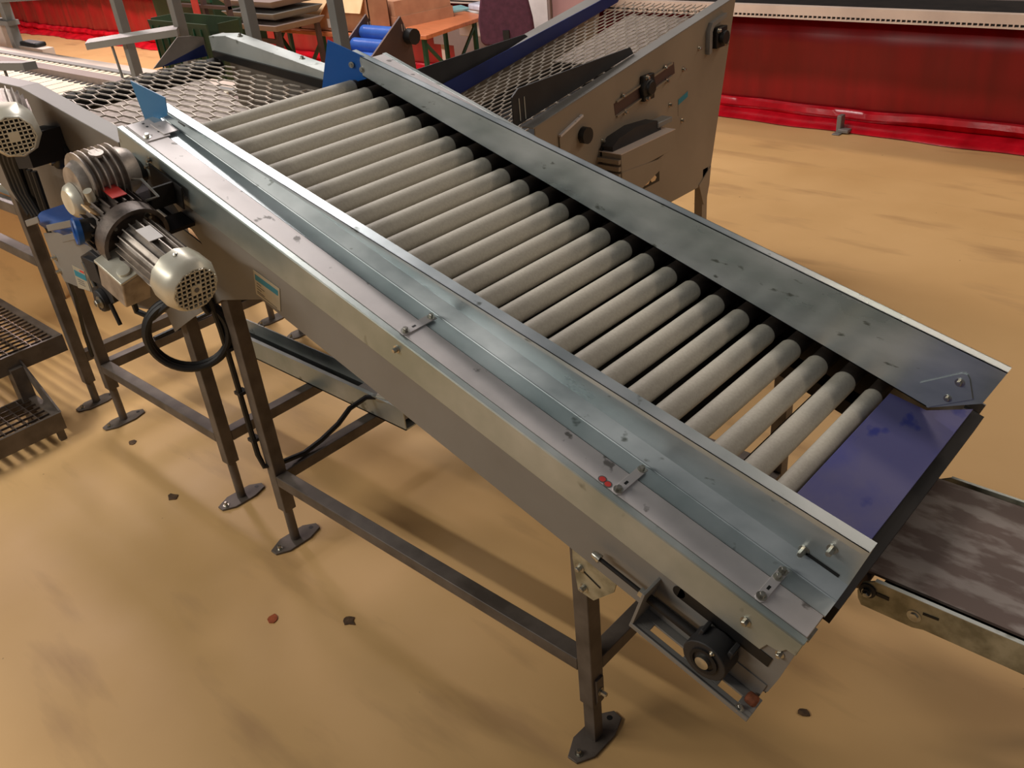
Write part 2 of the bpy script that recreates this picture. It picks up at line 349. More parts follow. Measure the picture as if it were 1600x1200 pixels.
# red stickers on the cover strip
for s, y in ((.915, .012), (.929, .010)):
    st = MB(bed).lathe((s, y, 1.1105), (s, y, 2), [(0, .0085), (.0006, .0085)], 20).build('sticker', 'ink', M1)
    MB(bed).lathe((s, y, 1.1111), (s, y, 2), [(0, .0062), (.0003, .0062)], 20).build('red_dot', 'redsticker', st)
# frame
def leg(parent, x0, y0, ztop, zstep, rnd=True, m='paint_dark', foot_rot=0.0, h=A):
    l = MB().prism([(x0, y0, zstep), (x0+h, y0, zstep), (x0+h, y0+h, zstep), (x0, y0+h, zstep)], (0, 0, ztop-zstep)).build('leg', m, parent, bevel=.0025)
    cx, cy = x0+h/2, y0+h/2
    q = MB()
    if rnd: q.cyl((cx, cy, .006), (cx, cy, zstep+.02), .0145, 20)
    else: q.box(cx-.0145, cx+.0145, cy-.0145, cy+.0145, .006, zstep+.02)
    q.build('foot_post', 'paint_dark', l)
    r = MB(); c, s_ = math.cos(foot_rot), math.sin(foot_rot); pts = []
    for px, py in ((-.012, -.083), (.014, -.083), (.036, -.045), (.038, .03), (.022, .078), (-.004, .083), (-.030, .050), (-.034, -.035)):
        pts.append((cx+px*c-py*s_, cy+px*s_+py*c, .0005))
    ft = r.prism(pts, (0, 0, .0065)).build('foot_plate', m, l, bevel=.001)
    bolt(l, (cx+.004*c+.062*s_, cy-.062*c+.004*s_, .007), (0, 0, 1), .006, .012, 'zinc', name='anchor_bolt')
    MB().cyl((cx+.0*c-.060*s_, cy+.060*c, .0068), (cx-.060*s_, cy+.060*c, .0076), .007, 14).build('anchor_hole', 'black', l)
    return l
leg(M1, -A, 0, .94, .125, True)
leg(M1, LX, 0, .61, .128, False)
leg(M1, -A, .845, .94, .125, True)
leg(M1, LX, .845, .61, .128, False)
H = .2635
for y0 in (0, .845): MB().box(0, LX, y0, y0+A, H-.036, H).build('long_rail', 'paint_dark', M1, bevel=.002)
for x0 in (-A, LX): MB().box(x0, x0+A, A, .845, H-.036, H).build('cross_rail', 'paint_dark', M1, bevel=.002)
# clamp plate and bolt near the front foot
cp = MB().prism([(LX+A, .008, .215), (LX+A+.006, .008, .215), (LX+A+.006, .008, .150), (LX+A, .008, .135)], (0, .024, 0)).build('clamp_plate', 'paint_dark', M1)
bolt(cp, (LX+A+.006, .020, .175), (1, 0, 0), .006, .016, 'zinc')
bolt(M1, (-A, .02, .165), (-1, -.2, 0), .005, .014, 'rust')
# galvanised support bracket at the front leg
MB(bed).prism([(.899, -.004, .930), (1.016, -.004, .930), (1.019, -.004, .878), (.985, -.004, .812), (.946, -.004, .806), (.913, -.004, .880)], (0, .0035, 0)).build('support_bracket', 'galv_old', M1)
MB(bed).box(.899, 1.016, -.0065, -.004, .9085, .9118).build('bracket_lip', 'galv', M1)
bolt(M1, (.935, -.004, .872), (0, -1, 0), .006, .010, 'zinc', bed); bolt(M1, (.957, -.004, .827), (0, -1, 0), .006, .010, 'zinc', bed)
MB(bed).obb((.968, -.0045, .8655), (.022, 0, -.004), (0, .0008, 0), (.0004, 0, .0018)).build('bracket_slot', 'black', M1)
# belt tensioner
tn = MB(bed)
tn.box(1.090, 1.348, -.060, -.0461, .912, .917); tn.box(1.090, 1.348, -.0289, -.010, .912, .917)
for q0_, q1_ in ((1.090, 1.125), (1.20, 1.275), (1.318, 1.348)): tn.box(q0_, q1_, -.046, -.029, .9121, .9169)
#      # lower shelf
tn.box(1.090, 1.096, -.062, -.010, .912, 1.012)      # end wall
tn.box(1.090, 1.348, -.063, -.060, .909, .920)
tn.build('tensioner_shelf', 'paint', M1, bevel=.0008)
MB(bed).box(1.10, 1.34, -.0125, -.0105, .920, .960).build('tensioner_backplate', 'paint', M1)
MB(bed).lathe((1.135, -.0105, 1.015), (1.135, -1, 1.015), [(0, .0128), (.0012, .0128)], 20).build('slot_end', 'black', M1)
MB(bed).box(1.135, 1.325, -.0117, -.0105, 1.002, 1.028).build('plate_slot', 'black', M1)
rd = MB(bed).cyl((.975, -.034, .976), (1.12, -.034, .976), .0042, 12).build('threaded_rod', 'dark', M1)
MB(bed).lathe((.962, -.034, .976), (2, -.034, .976), [(0, .002), (.002, .006), (.008, .008), (.014, .008), (.0145, .009), (.020, .009)], 12).build('cap_nut', 'zinc', rd)
MB(bed).cyl((1.076, -.034, .976), (1.089, -.034, .976), .010, 6).build('lock_nut', 'zinc', rd)
MB(bed).cyl((1.097, -.034, .976), (1.20, -.034, .976), .0085, 14).build('tension_spindle', 'dark', M1)
bh = MB(bed); pts = []
for i in range(20):
    an = 2*math.pi*i/20; pts.append((1.237+.041*math.cos(an)*(1.05 if abs(math.cos(an)) > .7 else 1), -.062, .970+.041*math.sin(an)))
bh.prism(pts, (0, .046, 0)); bh.box(1.204, 1.212, -.044, -.016, .930, 1.012); bh.box(1.262, 1.272, -.044, -.016, .930, 1.012)
b_ = bh.build('bearing_housing', 'blackp', M1, bevel=.002)
MB(bed).lathe((1.237, -.062, .972), (1.237, -2, .972), [(0, .027), (.004, .027), (.004, .021), (.001, .020)], 28, False).build('bearing_ring', 'dark', b_)
MB(bed).lathe((1.237, -.061, .972), (1.237, -2, .972), [(0, .013), (.010, .013), (.011, .011)], 24).build('shaft_end', 'zinc', b_)
bolt(b_, (1.243, -.062, 1.003), (0, -1, 0), .003, .004, 'zinc', bed)
MB(bed).box(1.322, 1.345, -.040, -.020, .917, .936).build('rust_lump', 'rust', M1, bevel=.006)
bolt(M1, (1.326, -.055, .917), (0, 0, 1), .005, .006, 'zinc', bed)
# blue corner flaps at the head
fl = MB(); fl.prism([(-.315, .700, 1.335), (-.208, .742, 1.285), (-.205, .742, 1.222), (-.235, .735, 1.215), (-.395, .700, 1.172)], (.0012, -.003, 0)); f_ = fl.build('corner_flap', 'blue_bright', M1)
f_.data.materials.clear(); f_.data.materials.append(G['blue_bright'])
for px, pz in ((-.250, 1.262), (-.218, 1.248)):
    bolt(f_, (px, .7165+(px+.262)*.38, pz), (.35, -1, .1), .0055, .006, 'zinc')
MB().prism([(-.336, .075, 1.352), (-.252, .113, 1.308), (-.262, .113, 1.262), (-.335, .085, 1.236)], (.001, -.003, 0)).build('corner_flap', 'blue_pale', M1)

# flanged bearing at the head
hb = MB(bed); pts = []
for i in range(16):
    an = 2*math.pi*i/16; pts.append((-.590+.052*math.cos(an), -.030, 1.030+.030*math.sin(an)))
hb.prism(pts, (0, .016, 0)); hb.lathe((-.590, -.030, 1.030), (-.590, -2, 1.030), [(0, .026), (.014, .026), (.018, .020)], 20)
h_ = hb.build('head_bearing', 'black', M1, bevel=.0015)
MB(bed).cyl((-.590, -.06, 1.030), (-.590, -.048, 1.030), .012, 16).build('shaft_end', 'zinc', h_)
for ds in (-.038, .038): bolt(h_, (-.590+ds, -.030, 1.030), (0, -1, 0), .006, .009, 'zinc', bed)

# gear motor
gm = MB(bed); gm.lathe((-.345, -.165, 1.0), (2, -.165, 1.0), [(0, .050), (.165, .050)], 28)
for i in range(20):
    an = 2*math.pi*i/20
    if math.sin(an) > -.95:
        u = Vector((0, math.cos(an), math.sin(an))); w = Vector((0, -math.sin(an), math.cos(an)))
        c = Vector((-.262, -.165, 1.0))+u*.054
        gm.obb(c, (.078, 0, 0), tuple(u*.008), tuple(w*.0014))
gmo = gm.build('gear_motor', 'cast', M1, bevel=0)
fc = MB(bed); fc.lathe((-.185, -.165, 1.0), (2, -.165, 1.0), [(0, .069), (.050, .070), (.064, .064), (.074, .058), (.077, .056), (.077, .053), (.070, .053)], 12, False)
fco = fc.build('fan_cover', 'fancover', gmo, bevel=.003)
MB(bed).lathe((-.122, -.165, 1.0), (2, -.165, 1.0), [(0, .054), (.003, .054)], 24).build('fan_recess', 'black', gmo)
gr = MB(bed)
for i in range(-4, 5):
    hgt = math.sqrt(max(.0535**2-(i*.0122)**2, 0))
    gr.box(-.1095, -.1065, -.165+i*.0122-.0017, -.165+i*.0122+.0017, 1.0-hgt, 1.0+hgt)
    gr.box(-.1095, -.1065, -.165-hgt, -.165+hgt, 1.0+i*.0122-.0017, 1.0+i*.0122+.0017)
gr.box(-.1095, -.1060, -.178, -.152, .987, 1.013)
gr.build('fan_grille', 'fancover', gmo, smooth=False)
MB(bed).cyl((-.108, -.165, 1.0), (-.1045, -.165, 1.0), .006, 14).build('grille_badge', 'ink', gmo)
bolt(gmo, (-.165, -.172, 1.0665), (0, 0, 1), .004, .003, 'zinc', bed)
fg = MB(bed); fg.lathe((-.392, -.165, 1.0), (2, -.165, 1.0), [(0, .082), (.012, .084), (.030, .084), (.046, .084), (.046, .074), (.020, .072)], 36, False)
fg.lathe((-.372, -.165, 1.0), (2, -.165, 1.0), [(0, .074), (.004, .074)], 32)
fg.build('motor_flange', 'cast_dark', gmo)
for k in range(4):
    an = math.pi/4+k*math.pi/2; bolt(gmo, (-.368, -.165+.062*math.cos(an), 1.0+.062*math.sin(an)), (1, 0, 0), .006, .012, 'zinc', bed)
vb = MB(bed); vb.lathe((-.475, -.165, 1.0), (2, -.165, 1.0), [(0, .060), (.010, .068), (.083, .076)], 28)
for i in range(26):
    an = 2*math.pi*i/26; u = Vector((0, math.cos(an), math.sin(an))); w = Vector((0, -math.sin(an), math.cos(an)))
    vb.obb(Vector((-.428, -.165, 1.0))+u*.076, (.034, 0, 0), tuple(u*.009), tuple(w*.002))
vb.build('speed_variator', 'cast_dark', gmo)
MB(bed).obb((-.435, -.160, 1.0885), (.026, 0, 0), (0, .018, 0), (0, 0, .001)).build('red_label', 'redsticker', gmo)
MB(bed).cyl((-.455, -.205, 1.070), (-.455, -.213, 1.098), .0105, 14).build('oil_plug', 'fancover', gmo)
MB(bed).obb((-.430, -.222, 1.060), (.020, 0, 0), (0, .014, -.012), (0, .0012, .0014)).build('brass_tag', 'cardboard_pale', gmo)
# worm gearbox with fins
gb = MB(bed); gb.lathe((-.520, -.215, 1.080), (-.520, 1, 1.080), [(0, .045), (.02, .056), (.13, .058), (.15, .048)], 28)
for i in range(6): gb.lathe((-.520, -.195+i*.017, 1.080), (-.520, 1, 1.080), [(0, .056), (.0003, .073), (.0033, .073), (.0036, .056)], 28)
gb.obb((-.500, -.15, 1.03), (.040, 0, 0), (0, .045, 0), (0, 0, .05))
gb.build('worm_gearbox', 'cast', gmo)
MB(bed).lathe((-.520, -.216, 1.040), (-.520, -2, 1.040), [(0, .044), (.012, .040), (.02, .030)], 20).build('gearbox_cap', 'fancover', gmo)
MB(bed).cyl((-.512, -.15, 1.146), (-.512, -.15, 1.152), .017, 18).build('inspection_cap', 'cast', gmo)
# handwheel
hw = MB(); hc = Vector(bed((-.425, -.235, 1.018))); hd = Vector((-.35, -1.35, .12)).normalized()
hw.lathe(hc, hc+hd, [(0, .012), (.02, .014), (.022, .031), (.034, .033), (.038, .030), (.036, .024), (.030, .022)], 28); hw.build('handwheel', 'blue_bright', gmo)
MB().cyl(hc-hd*.05, hc+hd*.022, .026, 14).build('handwheel_hub', 'black', gmo)
# terminal box
tb = MB(bed); tb.hexa([(-.372, -.262, .895), (-.262, -.262, .895), (-.262, -.195, .895), (-.372, -.195, .895), (-.372, -.262, .962), (-.262, -.262, .962), (-.262, -.190, .982), (-.372, -.190, .982)])
t_ = tb.build('terminal_box', 'cast', gmo, bevel=.004)
lid = MB(bed).hexa([(-.376, -.266, .963), (-.258, -.266, .963), (-.258, -.188, .985), (-.376, -.188, .985), (-.376, -.266, .970), (-.258, -.266, .970), (-.258, -.188, .992), (-.376, -.188, .992)]).build('terminal_lid', 'fancover', gmo, bevel=.002)
MB(bed).lathe((-.285, -.240, .974), (-.285, -.240-.27, 1.974), [(0, .016), (.009, .016), (.010, .013)], 18).build('cable_gland', 'fancover', gmo)
MB(bed).lathe((-.325, -.215, .982), (-.325, -.215-.27, 1.982), [(0, .011), (.003, .011), (.003, .006)], 18).build('cable_gland', 'cast_dark', gmo)
MB(bed).obb((-.275, -.170, 1.062), (.028, 0, 0), (0, .018, 0), (0, 0, .001)).build('rating_label', 'white', gmo)
# bracket that carries the motor
mb = MB(); q = [Vector(bed(p)) for p in ((-.565, -.06, 1.125), (-.50, -.04, 1.125), (-.50, -.04, 1.07), (-.43, -.04, 1.07), (-.40, -.10, 1.02))]
mbb = MB(bed); mbb.box(-.50, -.36, -.030, -.026, 1.03, 1.09); mbb.box(-.40, -.395, -.09, -.026, 1.03, 1.09)
mbb.build('motor_bracket', 'dark', M1)
MB(bed).box(-.405, -.345, -.09, -.012, .985, .995).build('motor_arm', 'dark', M1)
MB(bed).tube([(-.548, -.100, 1.088), (-.514, -.100, 1.062), (-.410, -.100, 1.113), (-.343, -.100, 1.101), (-.401, -.100, 1.060)], .0035, 6).build('bracket_edge', 'zinc', M1)

# cable coil and cable on the leg
cc = Vector((-.115, -.075, .742)); ax = Vector((.80, -.60, .05)).normalized(); u = ax.cross(Vector((0, 0, 1))).normalized(); w = ax.cross(u)
cb = MB()
for k in range(3):
    path = [cc + ax*(.012*(k-1)) + (u*math.cos(t)*(.104+.006*(k % 2)) + w*math.sin(t)*(.100+.005*(k % 2))) for t in [2*math.pi*i/40 for i in range(40)]]
    cb.tube(path, .0095, 8, True)
cb.tube([(-.19, -.16, .86), (-.20, -.155, .82), (-.165, -.135, .80), (-.10, -.10, .85), (-.065, -.05, .86), (-.06, -.03, .80)], .0085, 8)
cb.build('cable_coil', 'black', M1)
cb = MB(); cb.tube([(-.055, -.02, .86), (-.054, -.012, .74), (-.054, -.010, .60), (-.053, -.010, .45), (-.050, -.010, .33), (-.035, -.008, .292), (-.02, .03, .285), (-.018, .12, .272), (-.02, .19, .280), (-.02, .26, .300), (-.018, .31, .330), (-.005, .37, .345), (.03, .395, .345)], .0085, 8)
cb.tube([(-.062, -.012, .86), (-.064, -.008, .60), (-.060, -.008, .34)], .006, 8)
cbo = cb.build('leg_cable', 'black', M1)
for z in (.68, .54, .38): MB().obb((-.056, -.004, z), (.014, 0, 0), (0, .014, 0), (0, 0, .005)).build('cable_tie', 'blackp', cbo)
MB().cyl((.03, .393, .345), (.075, .40, .35), .015, 12).build('cable_connector', 'labelgrey', cbo)
# trough under the conveyor
tr = MB(); tr.box(-.86, .145, .388, .392, .265, .352); tr.box(-.86, .145, .466, .470, .265, .352); tr.box(-.86, .145, .388, .470, .265, .270); tr.box(-.86, .145, .378, .392, .350, .353)
tr.build('trough', 'galv', M1)
MB().box(-.84, -.08, .393, .465, .270, .30).build('trough_liner', 'black', M1)
MB().hexa([(-.08, .393, .30), (.14, .393, .30), (.14, .465, .30), (-.08, .465, .30), (-.08, .393, .345), (.14, .393, .345), (.14, .465, .345), (-.08, .465, .345)]).build('sensor_block', 'paint', M1)

# ------------------------------------------------------------------ honeycomb belts
def honey2(mb, x0, x1, y0, y1, zf, swap=False, hgt=.005, th=.0028, px=.094, py=.070):
    """hexagons with two sides across the belt: zigzag strips running across, joined back to back"""
    def strip(a, b):
        if swap: a, b = (a[1], a[0]), (b[1], b[0])
        p0 = Vector((a[0], a[1], zf(*a))); p1 = Vector((b[0], b[1], zf(*b))); d = p1-p0
        n = Vector((-d.y, d.x, 0)).normalized()*th/2; h = Vector((0, 0, -hgt))
        mb.hexa([p0-n+h, p1-n+h, p1+n+h, p0+n+h, p0-n, p1-n, p1+n, p0+n])
    e = py*.36; i = 0; x = x0
    while x < x1:
        o = py/2 if i % 2 else 0; j = 0
        y = y0+o
        while y+py <= y1+1e-6:
            # side across the belt at x, from y-e/2 to y+e/2 ; slanted sides to the row at x+px/2
            strip((x, y-e/2+e/2), (x, y+e))
            strip((x, y+e), (x+px/2*.999, y+py/2))
            strip((x, y), (x+px/2*.999, y-py/2+e))
            y += py
        x += px/2; i += 1

# ------------------------------------------------------------------ 2. mesh belt conveyor behind the head of the roller conveyor
M2 = thing('mesh_belt_conveyor', 'flat conveyor with steel honeycomb mesh belt at left, feeding the roller conveyor', 'conveyor', (-.8, .42, 0))
def z2(x, y): return 1.203 if x < -1.1 else 1.203-.088*(x+1.1)
b = MB(); honey2(b, -1.215, -.34, .10, .83, z2); b.build('mesh_belt', 'mesh', M2, smooth=False, stuff=True)
MB().hexa([(-.98, .12, 1.168), (-.50, .12, 1.125), (-.42, .50, 1.118), (-1.02, .66, 1.170), (-.98, .12, 1.172), (-.50, .12, 1.129), (-.42, .50, 1.122), (-1.02, .66, 1.174)]).build('slider_plate', 'plate', M2)
MB().hexa([(-1.22, .06, .98), (-.36, .06, .94), (-.36, .84, .94), (-1.22, .84, .98), (-1.22, .06, .99), (-.36, .06, .95), (-.36, .84, .95), (-1.22, .84, .99)]).build('bottom_tray', 'black', M2)
# near side plate
MB().prism([(-1.45, 0, 1.300), (-.90, 0, 1.300), (-.352, 0, 1.205), (-.352, 0, .94), (-.372, 0, .70), (-.60, 0, .66), (-.80, 0, .72), (-1.10, 0, .80), (-1.45, 0, .95)], (0, .004, 0)).build('side_panel', 'panel', M2)
MB().hexa([(-1.45, 0, 1.299), (-.90, 0, 1.299), (-.90, .055, 1.299), (-1.45, .055, 1.299), (-1.45, 0, 1.303), (-.90, 0, 1.303), (-.90, .055, 1.303), (-1.45, .055, 1.303)]).hexa(
    [(-.90, 0, 1.299), (-.352, 0, 1.204), (-.352, .055, 1.204), (-.90, .055, 1.299), (-.90, 0, 1.303), (-.352, 0, 1.208), (-.352, .055, 1.208), (-.90, .055, 1.303)]).build('top_flange', 'paint', M2, bevel=.001)
MB().prism([(-1.22, .075, 1.25), (-.90, .075, 1.25), (-.36, .075, 1.17), (-.36, .075, 1.06), (-1.22, .075, 1.12)], (0, .003, 0)).build('inner_plate', 'dark', M2)
# far side guard: inner wall, bright top edge, flange, outer rail
fw_ = MB(); prof = [(-1.215, 1.271), (-1.10, 1.278), (-.46, 1.182)]
for (xa, za), (xb, zb) in zip(prof, prof[1:]):
    fw_.hexa([(xa, .825, z2(xa, 0)+.008), (xb, .825, z2(xb, 0)+.008), (xb, .828, z2(xb, 0)+.008), (xa, .828, z2(xa, 0)+.008), (xa, .825, za), (xb, .825, zb), (xb, .828, zb), (xa, .828, za)])
    fw_.hexa([(xa, .825, za), (xb, .825, zb), (xb, .885, zb), (xa, .885, za), (xa, .825, za+.003), (xb, .825, zb+.003), (xb, .885, zb+.003), (xa, .885, za+.003)])
fw_.build('far_guard', 'galv', M2)
MB().prism([(-1.215, .887, 1.20), (-1.215, .887, 1.262), (-1.10, .887, 1.268), (-.40, .887, 1.17), (-.40, .887, .95), (-1.215, .887, .95)], (0, .004, 0)).build('side_panel', 'panel', M2)
MB().hexa([(-1.30, .889, 1.255), (-.42, .889, 1.155), (-.42, .94, 1.155), (-1.30, .94, 1.255), (-1.30, .889, 1.262), (-.42, .889, 1.162), (-.42, .94, 1.162), (-1.30, .94, 1.262)]).build('outer_rail', 'paint', M2)
MB().hexa([(-1.20, .815, 1.200), (-.46, .815, 1.135), (-.46, .824, 1.135), (-1.20, .824, 1.200), (-1.20, .815, 1.225), (-.46, .815, 1.165), (-.46, .824, 1.165), (-1.20, .824, 1.225)]).build('sealing_strip', 'black', M2)
for px, pz in ((-1.06, 1.276), (-.70, 1.221)): bolt(M2, (px, .862, pz), (0, 0, 1), .006, .008, 'zinc')
for px, pz in ((-.96, 1.24), (-.72, 1.15), (-.60, 1.06), (-.43, 1.09), (-.40, 1.13)): bolt(M2, (px, 0, pz), (0, -1, 0), .006, .008, 'zinc')
# flap of grey and blue at the tail
MB().prism([(-1.262, .600, 1.200), (-1.262, .828, 1.200), (-1.262, .829, 1.268), (-1.262, .783, 1.281), (-1.262, .726, 1.287)], (-.004, 0, 0)).build('tail_board', 'plate', M2)
MB().prism([(-1.258, .630, 1.200), (-1.258, .826, 1.200), (-1.258, .821, 1.242)], (-.003, 0, 0)).build('tail_flap', 'blue_navy', M2)
MB().cyl((-1.20, .06, 1.165), (-1.20, .83, 1.165), .035, 20).build('tail_drum', 'dark', M2)
MB().cyl((-.375, .06, 1.105), (-.375, .80, 1.105), .030, 20).build('head_drum', 'dark', M2)
# black flange bearing and small one on the near plate
hb = MB(); hb.lathe((-.735, 0, 1.120), (-.735, -2, 1.120), [(0, .05), (.012, .05), (.016, .036), (.035, .030), (.038, .024)], 24)
hb.obb((-.765, -.012, 1.135), (.05, 0, .03), (0, .012, 0), (-.012, 0, .02)); h_ = hb.build('flange_bearing', 'black', M2, bevel=.002)
MB().cyl((-.735, -.05, 1.120), (-.735, -.038, 1.120), .013, 16).build('shaft_end', 'zinc', h_)
bolt(h_, (-.805, -.024, 1.155), (0, -1, 0), .007, .01, 'rust')
# second gear motor seen end on at the left edge
g2 = MB(); a2 = Vector((-.590, -.165, 1.240)); dd = Vector((.93, -.32, -.16)).normalized()
g2.lathe(a2-dd*.24, a2, [(0, .05), (.15, .052), (.16, .052)], 24)
for i in range(24):
    an = 2*math.pi*i/24; uu = dd.orthogonal().normalized(); ww = dd.cross(uu); rad = uu*math.cos(an)+ww*math.sin(an); tg = dd.cross(rad)
    g2.obb(a2-dd*.15+rad*.056, dd*.07, rad*.007, tg*.0014)
g2o = g2.build('gear_motor', 'cast', M2)
mt = MB(); mt.hexa([(-.82, -.11, 1.10), (-.70, -.11, 1.12), (-.70, -.001, 1.12), (-.82, -.001, 1.10), (-.82, -.11, 1.20), (-.70, -.11, 1.21), (-.70, -.001, 1.21), (-.82, -.001, 1.20)]); mt.build('motor_mount', 'dark', M2)
g = MB(); g.lathe(a2-dd*.08, a2, [(0, .068), (.060, .069), (.078, .060), (.088, .056), (.088, .052), (.078, .052)], 10, False); g.build('fan_cover', 'fancover', g2o, bevel=.004)
MB().lathe(a2-dd*.005, a2+dd, [(0, .053), (.003, .053)], 24).build('fan_recess', 'black', g2o)
g = MB(); uz = Vector((0, 0, 1)); uz = (uz-dd*uz.dot(dd)).normalized(); ux = dd.cross(uz); c9 = a2+dd*.0065
for i in range(-4, 5):
    hg = math.sqrt(max(.052**2-(i*.0118)**2, 0))
    g.obb(c9+ux*(i*.0118), dd*.0015, ux*.0017, uz*hg); g.obb(c9+uz*(i*.0118), dd*.0015, ux*hg, uz*.0017)
g.obb(c9, dd*.002, ux*.014, uz*.014)
g.build('fan_grille', 'fancover', g2o, smooth=False)
# cables below it
g = MB()
for k in range(4):
    xx = -.99+k*.035
    g.tube([(xx+.05, -.10, 1.20), (xx-.01, -.09, 1.10), (xx-.02, -.085, 1.0), (xx+.02, -.08, .92), (xx+.05, -.07, .95), (xx+.06, -.07, 1.08)], .009, 8)
g.build('cable_bundle', 'black', M2)
# frame
for x0 in (-1.19, -.37):
    for y0 in (.02, .88): leg(M2, x0, y0, 1.0 if x0 < -1 else .72, .150, True)
for y0 in (.02, .88): MB().box(-1.15, -.37, y0, y0+A, H-.036, H).build('long_rail', 'paint_dark', M2, bevel=.002)
for x0 in (-1.19, -.37): MB().box(x0, x0+A, .06, .88, H-.036, H).build('cross_rail', 'paint_dark', M2, bevel=.002)
bolt(M2, (-.37, .04, .19), (-1, -.2, 0), .005, .018, 'rust')
# posts and side holders of the far side
def post(x, y, z0, z1):
    return MB().box(x-.02, x+.02, y-.02, y+.02, z0, z1)
for x in (-1.135, -.60): post(x, .965, .0, 1.75).build('upright_post', 'paint', M2, bevel=.002)
MB().box(-1.18, -.58, .945, .985, 1.68, 1.72).build('post_rail', 'paint', M2)

# ------------------------------------------------------------------ 3. small cross conveyor with blue belt
M3 = thing('cross_belt_conveyor', 'small cross conveyor with a blue belt end below the mesh conveyor, beside the gear motor', 'conveyor', (-.6, .0, 0))
b = MB(); poly = []
for i in range(11):
    an = math.pi*i/10; poly.append((-.765, -.105-.025*math.sin(an), .953+.026*math.cos(an)))
poly += [(-.765, -.012, .927), (-.765, -.012, .979)]
b.prism(poly, (.33, 0, 0)); b.build('blue_belt', 'blue_belt', M3)
MB().box(-.60, -.50, .006, .30, .90, .99).build('belt_bed', 'dark', M3)
sp = MB().prism([(-.761, -.128, .917), (-.45, -.128, .985), (-.429, -.128, .927), (-.485, -.128, .780), (-.735, -.128, .766), (-.765, -.128, .84)], (0, .004, 0)).build('side_plate', 'paint', M3)
MB().box(-.74, -.50, -.124, -.012, .80, .805).build('bottom_plate', 'dark', M3)
lb = MB().prism([(-.620, -.1285, .847), (-.543, -.1285, .845), (-.549, -.1285, .780), (-.637, -.1285, .769)], (0, -.001, 0)).build('name_plate', 'labelgrey', M3)
MB().prism([(-.617, -.1297, .833), (-.546, -.1297, .831), (-.548, -.1297, .812), (-.622, -.1297, .813)], (0, -.0004, 0)).build('print_band', 'teal', lb)
MB().box(-.575, -.548, -.1301, -.1295, .836, .842).build('print_mark', 'redsticker', lb)
for zz in (.802, .795, .788): MB().box(-.615, -.575, -.1301, -.1295, zz, zz+.0025).build('print_line', 'ink', lb)
for (xa, za, xb, zb) in ((-.62, .972, -.40, 1.030), (-.54, .955, -.385, 1.000), (-.78, .955, -.68, .985)):
    MB().hexa([(xa, -.160, za-.011), (xb, -.155, zb-.011), (xb, -.151, zb-.011), (xa, -.156, za-.011), (xa, -.160, za+.009), (xb, -.155, zb+.009), (xb, -.151, zb+.009), (xa, -.156, za+.009)]).build('slotted_bar', 'paint', M3, bevel=.002)
bb = MB(); bb.prism([(-.473, -.150, .914), (-.395, -.150, .948), (-.33, -.150, .93), (-.345, -.150, .805), (-.470, -.150, .748), (-.482, -.150, .79)], (0, .022, 0))
bb.box(-.42, -.35, -.165, -.128, .86, .93); bb.lathe((-.405, -.150, .800), (-.405, -2, .800), [(0, .034), (.016, .032), (.020, .022)], 20)
b_ = bb.build('tail_bearing', 'blackp', M3, bevel=.002)
bolt(b_, (-.392, -.170, .802), (0, -1, 0), .011, .012, 'zinc')
MB().cyl((-.452, -.156, .905), (-.430, -.156, .835), .006, 10).build('adjusting_screw', 'zinc', M3)
MB().cyl((-.36, -.156, .80), (-.34, -.156, .74), .006, 10).build('threaded_rod', 'dark', M3)
for q in ((-.735, -.128, .845), (-.738, -.128, .80)): bolt(M3, q, (0, -1, 0), .006, .012, 'zinc')
MB().tube([(-.80, -.10, .92), (-.90, -.06, .78), (-1.02, -.02, .60), (-1.12, -.002, .42), (-1.15, .005, .31)], .007, 8).build('supply_cable', 'black', M3)
MB().tube([(-1.16, .25, .27), (-1.16, .5, .275), (-1.16, .75, .272)], .009, 8).build('rail_cable', 'black', M3)
MB().box(-.70, -.66, -.124, -.012, .80, .83).build('hanger_bar', 'paint_dark', M3)

# ------------------------------------------------------------------ 4. frame of the next conveyor at the left edge
M4 = thing('conveyor_support_frame', 'dark grey steel leg frame with slotted catwalk grille at the left edge', 'frame', (-2.0, .2, 0))
leg(M4, -1.42, .02, 1.02, .10, True); leg(M4, -1.42, .88, 1.0, .10, True)
MB().box(-2.9, -1.42, .02, .06, .60, .64).build('long_rail', 'paint_dark', M4, bevel=.002)
MB().hexa([(-2.9, .02, .76), (-1.42, .02, .80), (-1.42, .06, .80), (-2.9, .06, .76), (-2.9, .02, .80), (-1.42, .02, .84), (-1.42, .06, .84), (-2.9, .06, .80)]).build('long_rail', 'paint_dark', M4, bevel=.002)
MB().box(-1.42, -1.38, .06, .88, .19, .23).build('cross_rail', 'paint_dark', M4)
for k in range(10): MB().box(-2.15, -1.44, .08+k*.03, .086+k*.03, .84, .868).build('grille_bar', 'grating', M4)
MB().box(-2.15, -1.43, .06, .08, .84, .875).build('grille_edge', 'galv', M4)

